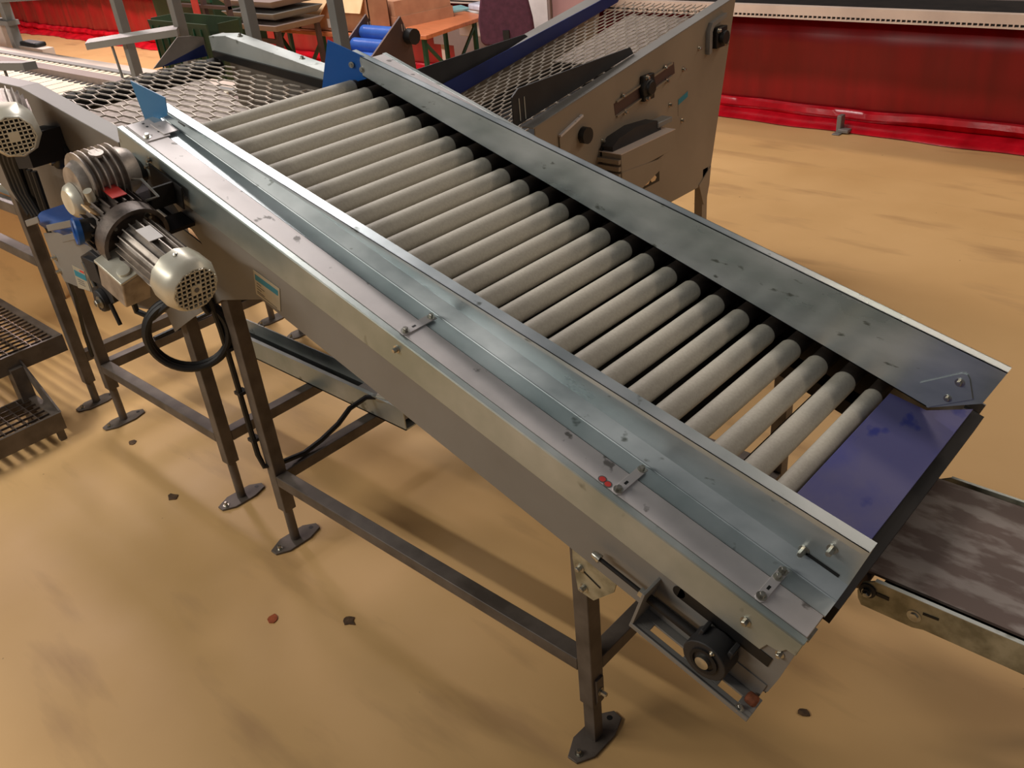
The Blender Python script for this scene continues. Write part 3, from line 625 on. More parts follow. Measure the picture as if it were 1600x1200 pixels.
# ------------------------------------------------------------------ 5. platform with steel grating steps
PF = thing('grating_platform', 'low dark steel platform with grating landing and one lower step', 'platform', (-1.8, -.3, 0))
def grate(name, x0, x1, y0, y1, z, nx, ny):
    f = MB(); w = .03
    f.box(x0, x1-.013, y0, y0+.006, z-.06, z); f.box(x0, x1-.0121, y1-w, y1-.001, z-.06, z+.001); f.box(x0-.007, x0-.0005, y0, y1, z-.06, z); f.box(x1-.012, x1, y0, y1, z-.07, z+.0005)
    fo = f.build('step_frame', 'paint_dark', PF)
    for i in range(1, ny): MB().box(x0, x1-.01, y0+(y1-w-y0)*i/ny-.0012, y0+(y1-w-y0)*i/ny+.0012, z-.025, z-.001).build('grating_bar', 'grating', fo)
    for i in range(1, nx): MB().box(x0+(x1-x0)*i/nx-.002, x0+(x1-x0)*i/nx+.002, y0, y1-w, z-.010, z-.002).build('cross_wire', 'grating', fo)
grate('landing', -2.45, -1.462, -1.3, .028, .30, 26, 30)
grate('step', -1.462, -1.222, -1.3, -.150, .12, 6, 27)
for yy in (-.20,): 
    MB().hexa([(-1.50, yy, .0), (-1.44, yy, .0), (-1.44, yy+.05, .0), (-1.50, yy+.05, .0), (-1.50, yy, .25), (-1.44, yy, .25), (-1.44, yy+.05, .25), (-1.50, yy+.05, .25)]).build('support_leg', 'paint_dark', PF)
MB().hexa([(-1.50, -.152, .27), (-1.46, -.152, .27), (-1.46, -.146, .27), (-1.50, -.146, .27), (-1.50, -.152, .29), (-1.225, -.152, .12), (-1.225, -.146, .12), (-1.50, -.146, .29)]).build('stringer', 'grating', PF)
MB().prism([(-1.50, -.153, .25), (-1.44, -.153, .25), (-1.23, -.153, .125), (-1.23, -.153, .06), (-1.30, -.153, .06)], (0, .005, 0)).build('stringer', 'paint_dark', PF)
for (x, y) in ((-1.25, -.17), (-1.25, -1.28), (-2.43, -.02), (-2.43, -1.28)): MB().box(x-.012, x+.012, y-.012, y+.012, 0, .07 if x > -1.3 else .26).build('leg', 'paint_dark', PF)

# ------------------------------------------------------------------ 6. outfeed table conveyor at the right
T = thing('outfeed_belt_table', 'low flat belt conveyor with mottled brown belt and galvanised side, at the right edge', 'conveyor', (2.2, .49, 0))
MB().box(1.575, 3.0, .318, .672, .543, .549).build('belt', 'belt_brown', T)
MB().cyl((1.575, .318, .520), (1.575, .672, .520), .0285, 20).build('belt_roller', 'belt_brown', T)
for y0, y1 in ((.296, .300), (.688, .692)):
    MB().prism([(1.603, y0, .478), (1.595, y0, .492), (1.592, y0, .510), (1.600, y0, .535), (1.622, y0, .549), (3.0, y0, .549), (3.0, y0, .484), (1.72, y0, .484), (1.70, y0, .478)], (0, y1-y0, 0)).build('side_plate', 'galv_old', T, bevel=.0008)
    MB().box(1.622, 3.0, min(y0, y1)-.001 if y0 < .5 else .686, .304 if y0 < .5 else .693, .549, .5505).build('side_lip', 'galv', T)
tb = MB().lathe((1.612, .296, .522), (1.612, -1, .522), [(0, .016), (.004, .016), (.005, .008), (.010, .008)], 18).build('tensioner', 'blackp', T)
bolt(tb, (1.612, .290, .520), (0, -1, 0), .006, .008, 'zinc')
MB().obb((1.640, .2955, .522), (.012, 0, 0), (0, .001, 0), (0, 0, .004)).build('side_slot', 'black', T)
b9 = bolt(T, (1.700, .296, .508), (0, -1, 0), .008, .004, 'zinc')
MB().obb((1.728, .2955, .524), (.014, 0, .001), (0, .001, 0), (0, 0, .0025)).build('side_slot', 'black', T)
for x in (1.95, 2.9):
    for y in (.32, .64): MB().box(x, x+.03, y, y+.03, 0, .484).build('leg', 'paint_dark', T)
MB().box(1.98, 2.9, .64, .67, .2, .23).build('long_rail', 'paint_dark', T)
MB().box(1.62, 2.98, .302, .686, .484, .500).build('bed_plate', 'dark', T)

# ------------------------------------------------------------------ 7. inclined mesh conveyor behind
H4 = thing('inclined_mesh_conveyor', 'beige sided inclined mesh conveyor rising away behind the roller conveyor, navy inner board', 'conveyor', (-.3, 1.9, 0))
def t4(y): return .964+.157*(y-1.25)
pan = [(1.25, .964), (2.56, 1.170), (2.384, .430), (2.11, .432), (1.55, .44), (1.25, .80)]
for x in (0, -.70):
    MB().prism([(x, y, z) for y, z in pan], (-.004 if x == 0 else .004, 0, 0)).build('side_panel', 'beige', H4)
def flange(x0, x1, m):
    return MB().hexa([(x0, 1.24, t4(1.24)), (x1, 1.24, t4(1.24)), (x1, 2.56, t4(2.56)), (x0, 2.56, t4(2.56)), (x0, 1.24, t4(1.24)+.004), (x1, 1.24, t4(1.24)+.004), (x1, 2.56, t4(2.56)+.004), (x0, 2.56, t4(2.56)+.004)]).build('top_flange', m, H4)
flange(-.050, .002, 'paint'); flange(-.702, -.62, 'paint')
def z4(x, y): return t4(y)-.045
b = MB(); honey2(b, 1.22, 2.56, -.60, -.052, lambda x, y: z4(x, y), True, .0045, .0021, .072, .053); b.build('mesh_belt', 'mesh', H4, smooth=False, stuff=True)
MB().hexa([(-.50, 1.95, z4(0, 1.95)-.03), (-.08, 1.95, z4(0, 1.95)-.03), (-.08, 2.5, z4(0, 2.5)-.03), (-.50, 2.5, z4(0, 2.5)-.03)]+[(-.50, 1.95, z4(0, 1.95)-.026), (-.08, 1.95, z4(0, 1.95)-.026), (-.08, 2.5, z4(0, 2.5)-.026), (-.50, 2.5, z4(0, 2.5)-.026)]).build('slider_plate', 'plate', H4)
MB().hexa([(-.69, 1.25, .80), (-.01, 1.25, .80), (-.01, 2.42, .95), (-.69, 2.42, .95), (-.69, 1.25, .81), (-.01, 1.25, .81), (-.01, 2.42, .96), (-.69, 2.42, .96)]).build('bottom_tray', 'black', H4)
# navy inner board, left
MB().prism([(-.605, 1.15, t4(1.15)-.04), (-.605, 2.56, t4(2.56)-.04), (-.605, 2.62, t4(2.62)+.004), (-.605, 1.15, t4(1.15)+.035)], (-.004, 0, 0)).build('inner_board', 'blue_navy', H4)
MB().prism([(-.625, 1.15, t4(1.15)-.02), (-.625, 1.95, t4(1.95)+.02), (-.625, 1.93, t4(1.93)+.035), (-.625, 1.28, 1.095), (-.625, 1.15, 1.09)], (-.006, 0, 0)).build('black_flap', 'blackp', H4)
# black flap board on the right
fb = MB().prism([(-.052, 1.206, 1.070), (-.052, 1.24, 1.092), (-.052, 1.88, 1.098), (-.052, 1.90, 1.072), (-.052, 1.206, .970)], (-.006, 0, 0)).build('black_flap', 'blackp', H4)
for yy in (1.235, 1.262): MB().box(-.0515, -.0500, yy, yy+.004, .985, 1.060).build('flap_slot', 'galv', fb)
# slotted tensioner plates on the panel
sl4 = MB()
def bar4(y0, z0, y1, z1, h, x0=0.0, x1=.004, m='paint', nm='slot_bar'):
    d = Vector((0, y1-y0, z1-z0)).normalized(); n = Vector((0, -d.z, d.y))*h/2
    a, b_ = Vector((x0, y0, z0)), Vector((x0, y1, z1)); e = Vector((x1-x0, 0, 0))
    return MB().hexa([a-n, b_-n, b_-n+e, a-n+e, a+n, b_+n, b_+n+e, a+n+e]).build(nm, m, H4)
bar4(1.70, .915, 2.10, .982, .045, 0, .001, 'brownpanel', 'slot_opening')
bar4(1.71, .942, 2.08, 1.003, .006, .001, .008, 'beige'); bar4(1.71, .888, 2.08, .955, .006, .001, .008, 'beige')
br4 = MB(); br4.lathe((0, 1.90, .952), (1, 1.90, .952), [(0, .044), (.02, .044), (.024, .03), (.035, .026)], 12); br4.box(0, .02, 1.865, 1.935, .905, 1.0)
b_ = br4.build('bearing_block', 'black', H4, bevel=.003)
for dz in (-.036, .04): bolt(b_, (.02, 1.885, .952+dz), (1, 0, 0), .007, .01, 'zinc')
for (yy, zz) in ((1.75, .955), (2.03, .998), (1.76, .893), (2.04, .945)): bolt(H4, (.006, yy, zz), (1, 0, 0), .006, .01, 'zinc')
for (yy, zz) in ((2.165, .962), (2.07, .845), (2.28, 1.02), (2.16, .76), (1.70, .80), (1.62, .82)): bolt(H4, (.0, yy, zz), (1, 0, 0), .006, .012, 'zinc')
ub = MB(); ub.prism([(0, 2.33, .985), (0, 2.33, 1.075), (0, 2.35, 1.105), (0, 2.46, 1.125), (0, 2.46, 1.11), (0, 2.365, 1.09), (0, 2.35, 1.07), (0, 2.35, .99)], (.02, 0, 0)); ub.build('drive_guard', 'paint', H4)
ub = MB(); ub.box(0, .03, 2.37, 2.45, 1.0, 1.08); ub.cyl((.03, 2.41, 1.04), (.05, 2.41, 1.04), .028, 14); b_ = ub.build('drive_bearing', 'black', H4, bevel=.003)
bolt(b_, (.03, 2.38, 1.07), (1, 0, 0), .007, .01, 'zinc'); bolt(b_, (.03, 2.44, 1.01), (1, 0, 0), .007, .01, 'zinc')
lb = MB().prism([(0, 2.13, .852), (0, 2.20, .870), (0, 2.20, .800), (0, 2.13, .785)], (.001, 0, 0)).build('name_plate', 'beige', H4)
MB().prism([(.001, 2.13, .850), (.001, 2.20, .868), (.001, 2.20, .846), (.001, 2.13, .828)], (.0005, 0, 0)).build('print_band', 'teal', lb)
# protruding beige box with a chain end
bx = MB().hexa([(0, 1.60, .70), (.10, 1.60, .70), (.10, 1.955, .712), (0, 1.955, .712), (0, 1.60, .785), (.10, 1.60, .785), (.10, 1.955, .787), (0, 1.955, .787)]).build('drive_box', 'beige', H4, bevel=.002)
MB().prism([(.102, 1.60, .56), (.102, 1.60, .72), (.102, 1.86, .70), (.102, 1.86, .66), (.102, 1.66, .60)], (-.004, 0, 0)).build('box_skirt', 'beige', H4)
for k in range(3): MB().box(0, .098, 1.585, 1.60, .70+k*.026, .716+k*.026).build('box_slat', 'beige', bx)
MB().prism([(.0, 1.61, .785), (.0, 1.61, .806), (.0, 1.65, .828), (.0, 1.76, .842), (.0, 1.90, .830), (.0, 1.93, .785)], (.055, 0, 0)).build('side_cover', 'blackp', bx)
MB().box(.0, .101, 1.597, 1.957, .786, .7885).build('box_lid', 'white_frame', bx)
MB().box(.01, .06, 1.90, 2.0, .80, .822).build('box_flap', 'paint', bx, bevel=.004)
MB().box(.004, .012, 1.60, 1.62, .60, .80).build('box_gap', 'black', bx)
MB().prism([(.001, 1.80, .665), (.001, 2.02, .69), (.001, 2.02, .655), (.001, 1.80, .625)], (.004, 0, 0)).build('panel_opening', 'black', H4)
hx = MB()
for i in range(2):
    for j in range(2):
        c = Vector((.08, 1.775+j*.045+i*.012, .648-i*.024))
        hx.prism([c+Vector((0, .021*math.cos(a), .0125*math.sin(a))) for a in [math.pi/3*k for k in range(6)]], (.003, 0, 0))
hx.build('grip_pad', 'cardboard_pale', H4, smooth=False)
MB().box(.002, .078, 1.74, 1.88, .60, .668).build('grip_block', 'black', H4)
bar4(1.37, .905, 1.50, .945, .008, .001, .012, 'cover', 'edge_bar'); MB().prism([(.002, 1.37, .82), (.002, 1.37, .90), (.002, 1.50, .94), (.002, 1.50, .86)], (.004, 0, 0)).build('small_plate', 'beige', H4)
hb = MB().cyl((0, 1.50, .875), (.03, 1.50, .875), .03, 14).build('tail_bearing', 'black', H4)
for x in (-.02, -.68):
    for y in (1.40, 2.335):
        MB().box(x-.02, x+.02, y, y+.04, .012, .50 if y > 2 else .82).build('leg', 'beige', H4); MB().box(x-.05, x+.05, y-.03, y+.07, 0, .012).build('foot_plate', 'paint_dark', H4)
MB().prism([(.0, 2.30, .44), (.0, 2.395, .50), (.0, 2.385, .42), (.0, 2.36, .34), (.0, 2.34, .34)], (.004, 0, 0)).build('leg_bracket', 'beige', H4)

# ------------------------------------------------------------------ 8. red curtain below the long white conveyor rail
RC = thing('red_curtain', 'long glossy red plastic curtain hanging to the floor below the white conveyor rail', 'curtain', (-4, 4.85, 0))
b = MB(); pts = []; N = 900; x0, x1 = -14.0, 3.2
def cury(x, z):
    k = min(1, max(0, (-x-5)/3)); return 4.83 + .012*math.sin(x*3.1)+.006*math.sin(x*11.7+1)+k*(.012*math.sin(x*11+math.sin(x*3)*2)+.006*math.sin(x*29))-.12*max(0, k)
rows = (.0, .10, .3, .5, .68)
for i in range(N+1):
    x = x0+(x1-x0)*i/N
    for z in rows: pts.append((x, cury(x, z)-(.0 if z > .05 else -.01), z+.004))
F = []
for i in range(N):
    for j in range(len(rows)-1): a = i*len(rows)+j; F.append((a, a+len(rows), a+len(rows)+1, a+1))
b.add(pts, F); o = b.build('curtain_sheet', 'red', RC); md = o.modifiers.new('thickness', 'SOLIDIFY'); md.thickness = .003
b = MB(); pts = []
N = 500
for i in range(N+1):
    x = x0+(x1-x0)*i/N; w = math.sin(x*1.7)*.012+math.sin(x*5.3)*.006
    yb = cury(x, 0)-.02
    for (dy, z) in ((0, .125+w*.4), (-.030-w, .118+w), (-.040-w, .085+w), (-.022, .060), (-.012, .052), (-.06-w*1.5, .045+w*.5), (-.135-w*2, .022+w*.2), (-.150-w*2, .006), (-.02, .003)):
        pts.append((x, yb+dy, z))
F = []; m = 9
for i in range(N):
    for j in range(m-1): a = i*m+j; F.append((a, a+m, a+m+1, a+1))
b.add(pts, F); b.build('curtain_hem', 'crimson', RC)
for x in (-.42, -9.2, -10.6):
    q = MB(); q.box(x, x+.05, 4.60, 4.72, .0, .008); q.box(x, x+.03, 4.66, 4.72, .0, .11); q.box(x+.02, x+.09, 4.64, 4.70, .008, .03); q.build('curtain_weight', 'paint', RC, bevel=.004)
WR = thing('long_white_conveyor', 'long white plastic chain conveyor running straight above the red curtain', 'conveyor', (-4, 4.7, 0))
b = MB(); b.box(-14, 3.2, 4.52, 4.57, .735, .786); b.build('conveyor_frame', 'white_frame', WR)
MB().box(-14, 3.2, 4.571, 5.05, .72, .765).build('conveyor_bed', 'dark', WR); MB().box(-14, 3.2, 5.051, 5.09, .70, .79).build('rear_frame', 'board', WR)
MB().box(-14, 3.2, 4.515, 4.56, .712, .722).build('lower_lip', 'white_frame', WR)
MB().box(-14, 3.2, 4.53, 4.56, .722, .735).build('chain_slot', 'black', WR)
b = MB()
for i in range(172): b.box(-1.9+i*.030, -1.9+i*.030+.007, 4.516, 4.56, .721, .736)
b.build('chain_links', 'white_frame', WR, stuff=True)
for x in (-13, -10, -7, -4, -1.5, 1, 3): MB().box(x, x+.04, 4.90, 4.94, 0, .74).build('leg', 'paint_dark', WR)

# ------------------------------------------------------------------ 9. white modular belt conveyor at the far left
WM = thing('white_modular_conveyor', 'white plastic modular belt conveyor with toothed edges behind the mesh conveyor at left', 'conveyor', (-4, 1.2, 0))
Z9 = .85
MB().box(-6.5, -2.2, .30, 1.19, Z9-.02, Z9).build('modular_belt', 'white_plastic', WM)
MB().box(-6.5, -1.9, 1.19, 1.27, Z9-.06, Z9+.035).build('inner_guide', 'board', WM)
b = MB()
for i in range(52): x = -5.9+i*.075; b.prism([(x, 1.27, Z9+.02), (x+.075, 1.27, Z9+.02), (x+.055, 1.315, Z9+.02), (x+.02, 1.315, Z9+.02)], (0, 0, .015))
b.build('belt_teeth', 'white_plastic', WM, stuff=True)
MB().box(-6.5, -1.9, 1.25, 1.33, Z9-.02, Z9+.018).build('tooth_bed', 'board', WM)
MB().box(-6.5, -1.9, 1.33, 1.375, Z9-.08, Z9+.035).build('side_frame', 'paint', WM)
MB().box(-6.5, -1.9, 1.375, 1.47, Z9-.08, Z9+.03).build('outer_frame', 'white_frame', WM)
b = MB()
for i in range(44): x = -5.6+i*.075; b.cyl((x, 1.165, Z9-.001), (x, 1.165, Z9+.004), .02, 8)
b.build('link_holes', 'dark', WM, stuff=True)
for i in range(30): MB().box(-6.4+i*.14, -6.395+i*.14, .31, 1.13, Z9, Z9+.0015).build('belt_joint', 'board', WM)
for x in (-6.2, -4.4, -2.6):
    for y in (.40, 1.38): MB().box(x, x+.04, y, y+.04, 0, Z9-.08).build('leg', 'paint_dark', WM)
MB().box(-6.5, -1.9, .26, .30, Z9-.08, Z9+.02).build('near_frame', 'white_frame', WM)
b = MB().box(-5.05, -4.62, 1.52, 1.60, .82, .88).build('motor_box', 'white_frame', WM)
MB().box(-5.0, -4.74, 1.53, 1.61, .88, .91).build('cable_plug', 'black', WM, bevel=.01)
# side guides on posts
SG = thing('guide_post_frame', 'grey square steel posts with a flat guide bar beside the white modular conveyor', 'frame', (-2.1, .95, 0))
for (x, y, z1) in ((-2.14, .95, 1.7), (-1.665, .965, 1.7)): MB().box(x-.02, x+.02, y-.02, y+.02, 0, z1).build('post', 'paint', SG, bevel=.002)
MB().hexa([(-2.42, .90, 1.155), (-2.38, .86, 1.145), (-1.62, .92, 1.235), (-1.66, .96, 1.245), (-2.42, .90, 1.185), (-2.38, .86, 1.175), (-1.62, .92, 1.262), (-1.66, .96, 1.272)]).build('guide_bar', 'paint', SG)
MB().cyl((-2.18, .90, .90), (-2.20, .90, 1.17), .006, 8).build('guide_rod', 'paint', SG)
SG2 = thing('guide_bar_holder', 'short grey guide bar on a thin rod at the left edge above the white belt', 'guide', (-1.9, .3, 0))
MB().hexa([(-2.1, .02, 1.255), (-2.1, .06, 1.255), (-1.52, .30, 1.245), (-1.54, .26, 1.245), (-2.1, .02, 1.28), (-2.1, .06, 1.28), (-1.52, .30, 1.272), (-1.54, .26, 1.272)]).build('guide_bar', 'paint', SG2)
MB().cyl((-1.66, .235, .869), (-1.66, .235, 1.25), .005, 8).build('guide_rod', 'paint', SG2)
# white cabinet post at the far upper left
TW = thing('control_column', 'grey steel column with switch box at the top left corner behind the white belt', 'column', (-5.04, 1.54, 0))
MB().box(-5.07, -5.0, 1.50, 1.56, 0, 1.3).build('column', 'paint', TW, bevel=.004)
MB().box(-5.6, -4.95, 1.48, 1.56, 1.02, 1.05).build('column_beam', 'paint', TW)
MB().box(-5.40, -5.16, 1.50, 1.60, .86, 1.02).build('switch_box', 'white_frame', TW, bevel=.005)
MB().hexa([(-5.4, 1.50, 1.145), (-3.9, 1.50, 1.225), (-3.9, 1.56, 1.225), (-5.4, 1.56, 1.145), (-5.4, 1.50, 1.19), (-3.9, 1.50, 1.28), (-3.9, 1.56, 1.28), (-5.4, 1.56, 1.19)]).build('top_beam', 'paint', TW)

# ------------------------------------------------------------------ 10. packing tables, boxes, chair at the back
def table(x0, x1, y0, y1, z, label, skew=0.0):
    t = thing('folding_table', label, 'table', ((x0+x1)/2, (y0+y1)/2, 0), 'orange folding tables')
    MB().box(x0, x1, y0, y1, z-.028, z).build('table_top', 'orange', t, bevel=.004)
    for yy in (y0+.05, y1-.05):
        for xx in (x0+.25, x1-.25): MB().box(xx-.015, xx+.015, yy-.015, yy+.015, 0, z-.03).build('leg', 'green', t)
        MB().hexa([(x0+.25, yy-.008, .15), (x0+.29, yy-.008, .15), (x0+.29, yy+.008, .15), (x0+.25, yy+.008, .15), (x0+.80, yy-.008, z-.03), (x0+.84, yy-.008, z-.03), (x0+.84, yy+.008, z-.03), (x0+.80, yy+.008, z-.03)]).build('brace', 'green', t)
        MB().hexa([(x1-.29, yy-.008, .15), (x1-.25, yy-.008, .15), (x1-.25, yy+.008, .15), (x1-.29, yy+.008, .15), (x1-.84, yy-.008, z-.03), (x1-.80, yy-.008, z-.03), (x1-.80, yy+.008, z-.03), (x1-.84, yy+.008, z-.03)]).build('brace', 'green', t)
    return t
table(-4.95, -3.40, 3.06, 3.60, .76, 'orange folding table under the cardboard boxes at the back')
tt = thing('folding_table', 'orange folding table with crossed green legs in front of the office chair', 'table', (-3.0, 3.55, 0), 'orange folding tables')
top = [(-3.385, 3.07, .732), (-2.64, 3.20, .732), (-2.76, 3.90, .732), (-3.35, 4.10, .732)]
MB().prism(top, (0, 0, .028)).build('table_top', 'orange', tt, bevel=.004)
for (x, y) in ((-2.72, 3.25), (-2.80, 3.82), (-3.28, 3.20), (-3.25, 3.95)): MB().box(x-.013, x+.013, y-.013, y+.013, 0, .735).build('leg', 'green', tt)
MB().tube([(-2.72, 3.25, .15), (-2.80, 3.82, .70)], .013, 6).build('brace', 'green', tt); MB().tube([(-2.72, 3.25, .70), (-2.80, 3.82, .15)], .013, 6).build('brace', 'green', tt)

def carton(x0, x1, y0, y1, z0, z1, label, flaps=True, m='cardboard'):
    t = thing('cardboard_box', label, 'box', ((x0+x1)/2, (y0+y1)/2, z0), 'cardboard boxes on the folding table')
    b = MB(); w = .006
    b.box(x0, x1, y0, y0+w, z0, z1); b.box(x0, x1, y1-w, y1, z0, z1); b.box(x0, x0+w, y0, y1, z0, z1); b.box(x1-w, x1, y0, y1, z0, z1); b.box(x0, x1, y0, y1, z0, z0+w)
    b.build('box_body', m, t)
    if flaps:
        MB().hexa([(x0, y0, z1), (x1, y0, z1), (x1, y0+w, z1), (x0, y0+w, z1), (x0, y0-.12, z1-.14), (x1, y0-.12, z1-.14), (x1, y0-.12+w, z1-.14), (x0, y0-.12+w, z1-.14)]).build('box_flap', 'cardboard_pale', t)
    return t
carton(-4.42, -3.90, 3.10, 3.45, .76, .97, 'brown open cardboard box on the table, leftmost of the row', False)
c2 = carton(-3.88, -3.42, 3.10, 3.45, .76, .98, 'brown cardboard box with pale hanging flap and white sticker, middle of the row', False)
MB().hexa([(-3.90, 3.04, .875), (-3.55, 3.04, .875), (-3.55, 3.046, .875), (-3.90, 3.046, .875), (-3.86, 3.095, .98), (-3.48, 3.095, .98), (-3.48, 3.10, .98), (-3.86, 3.10, .98)]).build('box_flap', 'cardboard_pale', c2)
MB().box(-3.545, -3.46, 3.097, 3.099, .785, .845).build('white_sticker', 'white', c2)
c3 = carton(-3.37, -3.10, 3.12, 3.30, .76, .99, 'brown cardboard box with pale flap wrapped in clear film, beside the blue rollers', False, 'cardboard')
MB().hexa([(-3.36, 3.06, .90), (-3.12, 3.06, .90), (-3.12, 3.066, .90), (-3.36, 3.066, .90), (-3.36, 3.115, 1.0), (-3.12, 3.115, 1.0), (-3.12, 3.12, 1.0), (-3.36, 3.12, 1.0)]).build('box_flap', 'cardboard_pale', c3)
c4 = thing('cardboard_box', 'long brown closed cardboard box angled on the table, rightmost of the row', 'box', (-3.0, 3.5, .76), 'cardboard boxes on the folding table')
q0, q1, q2, q3 = Vector((-3.05, 3.31, .76)), Vector((-2.98, 3.80, .76)), Vector((-3.36, 3.95, .76)), Vector((-3.36, 3.36, .76))
MB().prism([q0, q1, q2, q3], (0, 0, .075)).build('box_body', 'cardboard', c4); MB().prism([q0+Vector((-.01, .01, .076)), q1+Vector((-.01, -.01, .076)), q2+Vector((.01, -.01, .076)), q3+Vector((.01, .01, .076))], (0, 0, .10)).build('box_lid', 'cardboard', c4)

bag = MB(); bag.prism([(-3.05, 4.02, .762), (-2.72, 3.93, .762), (-2.70, 4.12, .762), (-3.0, 4.2, .762)], (0, 0, .05)); o = bag.build('plastic_bag', 'clear', None, bevel=.015); tag(o, 'crumpled clear plastic bag lying on the table beside the office chair', 'bag')
bb_ = MB(); bb_.prism([(-3.32, 4.00, .762), (-3.10, 3.92, .762), (-3.05, 4.05, .762), (-3.25, 4.15, .762)], (0, 0, .012)); tag(bb_.build('document_sleeve', 'tealbag', None), 'pale teal document sleeve lying on the table behind the boxes', 'folder')
cab = thing('storage_crate', 'white storage crate with red print behind the table beside the office chair', 'crate', (-2.95, 4.25, 0))
MB().box(-3.25, -2.80, 4.10, 4.35, .56, .74).build('crate_body', 'white', cab, bevel=.006); MB().box(-3.02, -2.93, 4.095, 4.10, .655, .675).build('red_print', 'redsticker', cab)
MB().box(-3.6, -2.75, 4.36, 4.40, 0, .56).build('crate_stand', 'board', cab)
gb_ = thing('grey_partition', 'low grey partition board below the table in front of the red curtain', 'partition', (-3.2, 4.42, 0))
MB().box(-3.9, -2.2, 4.42, 4.45, .40, .64).build('board_sheet', 'board', gb_)
for x in (-3.85, -2.78, -2.3): MB().box(x, x+.04, 4.45, 4.48, 0, .64).build('board_leg', 'white_frame', gb_)
wc = thing('white_cabinet', 'white cabinet panel standing behind the office chair', 'cabinet', (-2.65, 4.4, 0))
MB().box(-2.78, -2.43, 4.20, 4.41, .58, 1.2).build('cabinet_body', 'white', wc); MB().box(-2.425, -2.405, 4.20, 4.41, .58, 1.2).build('cabinet_edge', 'board', wc)
MB().box(-2.76, -2.72, 4.22, 4.26, 0, .58).build('leg', 'board', wc); MB().box(-2.48, -2.44, 4.22, 4.26, 0, .58).build('leg', 'board', wc)
pk = thing('pink_grey_board', 'rounded dusty pink board standing to the right of the white cabinet', 'board', (-2.2, 4.3, 0))
MB().prism([(-2.40, 4.22, .55), (-2.40, 4.22, 1.2), (-2.06, 4.22, 1.2), (-2.07, 4.22, .72), (-2.12, 4.22, .62), (-2.22, 4.22, .55)], (0, .03, 0)).build('board_sheet', 'pinkgrey', pk)
MB().box(-2.3, -2.2, 4.22, 4.25, 0, .55).build('board_leg', 'board', pk)
bk = thing('black_device', 'small black device on the white conveyor right of the pink board', 'device', (-1.95, 4.5, .8))
MB().box(-2.05, -1.80, 4.60, 4.75, .80, .98).build('device_body', 'black', bk, bevel=.01)
# office chair
OC = thing('office_chair', 'maroon upholstered office chair seen from behind beside the table', 'chair', (-2.35, 3.75, 0))
b = MB(); pts = []
cx, cy = -2.40, 3.72
prof = [(-.19, .640), (-.165, .612), (-.05, .604), (.09, .608), (.165, .625), (.195, .665), (.185, .78), (.15, .95), (.10, 1.05), (-.10, 1.05), (-.16, .95), (-.195, .78)]
dx_, dy_ = Vector((.88, .47, 0)).normalized(), Vector((.47, -.88, 0)).normalized()
pts = [Vector((cx, cy, z))+dx_*u_ for u_, z in prof]
b.prism(pts, tuple(-dy_*.05)); b.build('backrest', 'maroon', OC, bevel=.015)
MB().obb((cx, cy, .55), dx_*.022, -dy_*.012, (0, 0, .16)).build('back_support', 'black', OC)
ctr = Vector((cx, cy, 0))-dy_*.24
MB().obb(ctr+Vector((0, 0, .46)), dx_*.22, dy_*.21, (0, 0, .035)).build('seat', 'maroon', OC, bevel=.02)
MB().cyl(ctr+Vector((0, 0, .08)), ctr+Vector((0, 0, .43)), .025, 12).build('gas_column', 'black', OC)
for k in range(5):
    an = k*2*math.pi/5; d = Vector((math.cos(an), math.sin(an), 0)); MB().tube([ctr+Vector((0, 0, .09)), ctr+d*.22+Vector((0, 0, .06))], .016, 6).build('base_arm', 'black', OC)
    MB().cyl(ctr+d*.22+Vector((-.02, 0, .028)), ctr+d*.22+Vector((.02, 0, .028)), .028, 12).build('castor', 'black', OC)

# small conveyor with blue rollers
BR = thing('blue_roller_conveyor', 'short conveyor with glossy blue rollers and dark brown sides, before the cardboard boxes', 'conveyor', (-1.9, 2.1, 0))
for x in (-1.99, -1.72):
    MB().prism([(x, 2.198, 1.088), (x, 2.249, .964), (x, 2.26, .80), (x, 1.95, .66), (x, 1.78, .70), (x, 1.78, .80)], (.012, 0, 0)).build('side_plate', 'brownpanel', BR)
    for k in range(2): MB().box(x+.0125, x+.0135, 2.196+k*.016, 2.200+k*.016, 1.015, 1.05).build('plate_slot', 'white_frame', BR)
for k in range(6): MB().cyl((-1.977, 2.165-k*.075, 1.005-k*.050), (-1.721, 2.165-k*.075, 1.005-k*.050), .037, 20).build('roller', 'glossblue', BR)
MB().cyl((-1.708, 2.235, .985), (-1.66, 2.235, .985), .04, 12).build('bearing_block', 'black', BR)
for x in (-1.99, -1.72):
    for y in (1.82, 2.2): MB().box(x-.01, x+.02, y, y+.03, 0, .72 if y < 2 else .82).build('leg', 'brownpanel', BR)

# green containers and dark stands behind the left end
GC = thing('green_container', 'open dark green slatted container standing behind the mesh conveyor', 'container', (-3.1, 1.95, 0))
x0, x1, y0, y1, z0, z1 = -3.62, -2.95, 1.86, 2.00, .62, 1.06
b = MB()
for a_, b_, c_, d_ in (((x0, y0), (x1, y0), 0, -1), ((x1, y0), (x1, y1), 1, 0), ((x1, y1), (x0, y1), 0, 1), ((x0, y1), (x0, y0), -1, 0)):
    b.hexa([(a_[0], a_[1], z0), (b_[0], b_[1], z0), (b_[0]-c_*.01, b_[1]-d_*.01, z0), (a_[0]-c_*.01, a_[1]-d_*.01, z0), (a_[0]+c_*.05, a_[1]+d_*.05, z1), (b_[0]+c_*.05, b_[1]+d_*.05, z1), (b_[0]+c_*.04, b_[1]+d_*.04, z1), (a_[0]+c_*.04, a_[1]+d_*.04, z1)])
b.box(x0, x1, y0, y1, z0, z0+.01); b.build('container_body', 'green_dark', GC)
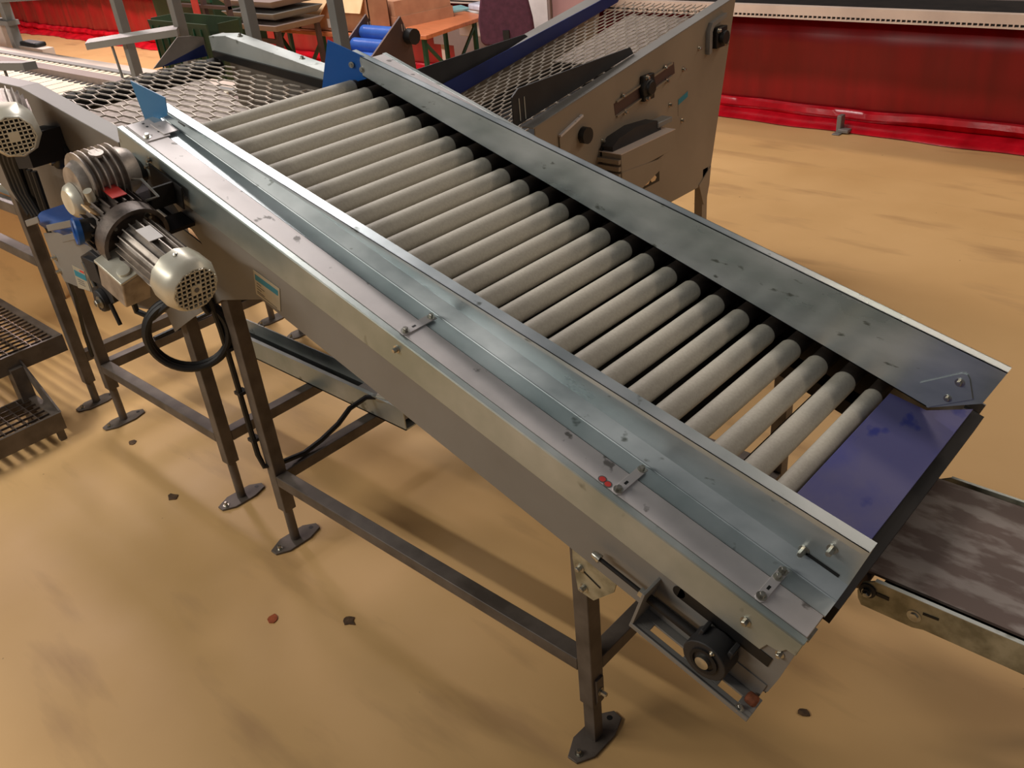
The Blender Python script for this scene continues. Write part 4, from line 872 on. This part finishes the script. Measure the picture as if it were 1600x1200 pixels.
for k in range(8): MB().box(x0+.04+k*.08, x0+.048+k*.08, y0-.055, y0-.045, z0+.05, z1-.03).build('rib', 'green', GC)
for (x, y) in ((x0+.02, y0+.02), (x1-.05, y0+.02), (x0+.02, y1-.05), (x1-.05, y1-.05)): MB().box(x, x+.03, y, y+.03, 0, z0).build('leg', 'green', GC)
DS = thing('stacked_grey_trays', 'stack of grey steel trays on a dark brown stand left of the cardboard boxes', 'rack', (-3.8, 2.8, 0))
for k in range(3): MB().hexa([(-4.05, 2.64, .84+k*.075), (-3.50, 2.64, .84+k*.075), (-3.50, 3.0, .84+k*.075), (-4.05, 3.0, .84+k*.075), (-4.09, 2.60, .885+k*.075), (-3.46, 2.60, .885+k*.075), (-3.46, 3.03, .885+k*.075), (-4.09, 3.03, .885+k*.075)]).build('tray', 'paint' if k % 2 else 'board', DS, bevel=.006)
for (x, y) in ((-4.05, 2.64), (-3.53, 2.64), (-4.05, 2.97), (-3.53, 2.97)): MB().box(x, x+.03, y, y+.03, 0, .84).build('leg', 'brownpanel', DS)
for z in (.3, .6, .76): MB().box(-4.02, -3.53, 2.642, 2.66, z, z+.03).build('cross_bar', 'brownpanel', DS)
RK = thing('brown_rail_rack', 'dark brown steel rail rack with a red strap behind the green container', 'rack', (-4.0, 2.4, 0))
for z in (.93, 1.02): MB().box(-4.40, -3.62, 2.38, 2.41, z, z+.02).build('rail', 'brownpanel', RK)
for x in (-4.40, -3.95, -3.65): MB().box(x, x+.03, 2.382, 2.412, 0, 1.2).build('post', 'brownpanel', RK)
MB().box(-4.05, -3.97, 2.37, 2.378, .97, 1.2).build('red_strap', 'redsticker', RK)
GT = thing('green_bin', 'tall dark green bin behind the brown rail rack', 'bin', (-4.7, 2.9, 0))
MB().hexa([(-5.05, 2.65, 0), (-4.25, 2.65, 0), (-4.25, 3.02, 0), (-5.05, 3.02, 0), (-5.08, 2.62, 1.05), (-4.22, 2.62, 1.05), (-4.22, 3.04, 1.05), (-5.08, 3.04, 1.05)]).build('bin_body', 'green_dark', GT, bevel=.01)
MB().box(-5.10, -4.20, 2.60, 2.62, 1.01, 1.05).build('bin_rim', 'green', GT)

# ------------------------------------------------------------------ crumbs on the floor
def crumb(x, y, r, label, m='flake'):
    pts = []
    for i in range(9):
        an = 2*math.pi*i/9; rr = r*random.uniform(.6, 1.15); pts.append((x+rr*math.cos(an), y+rr*.7*math.sin(an), .0004))
    o = MB().prism(pts, (0, 0, random.uniform(.0015, .004))).build('floor_crumb', m, None); tag(o, label, 'debris', 'crumbs on the floor'); return o
crumb(-.549, -.105, .028, 'brown crumb on the floor left of the nearest foot plates')
crumb(.209, -.226, .022, 'orange flake on the floor below the long rail', 'orangeflake')
crumb(.387, -.100, .024, 'greyish brown crumb near the long rail, right of the orange flake')
crumb(1.488, .373, .018, 'brown crumb on the floor below the outfeed table')
crumb(-.99, -.02, .02, 'dark crumb on the floor between the two left frames')
crumb(1.45, .12, .006, 'tiny dark crumb below the tensioner')
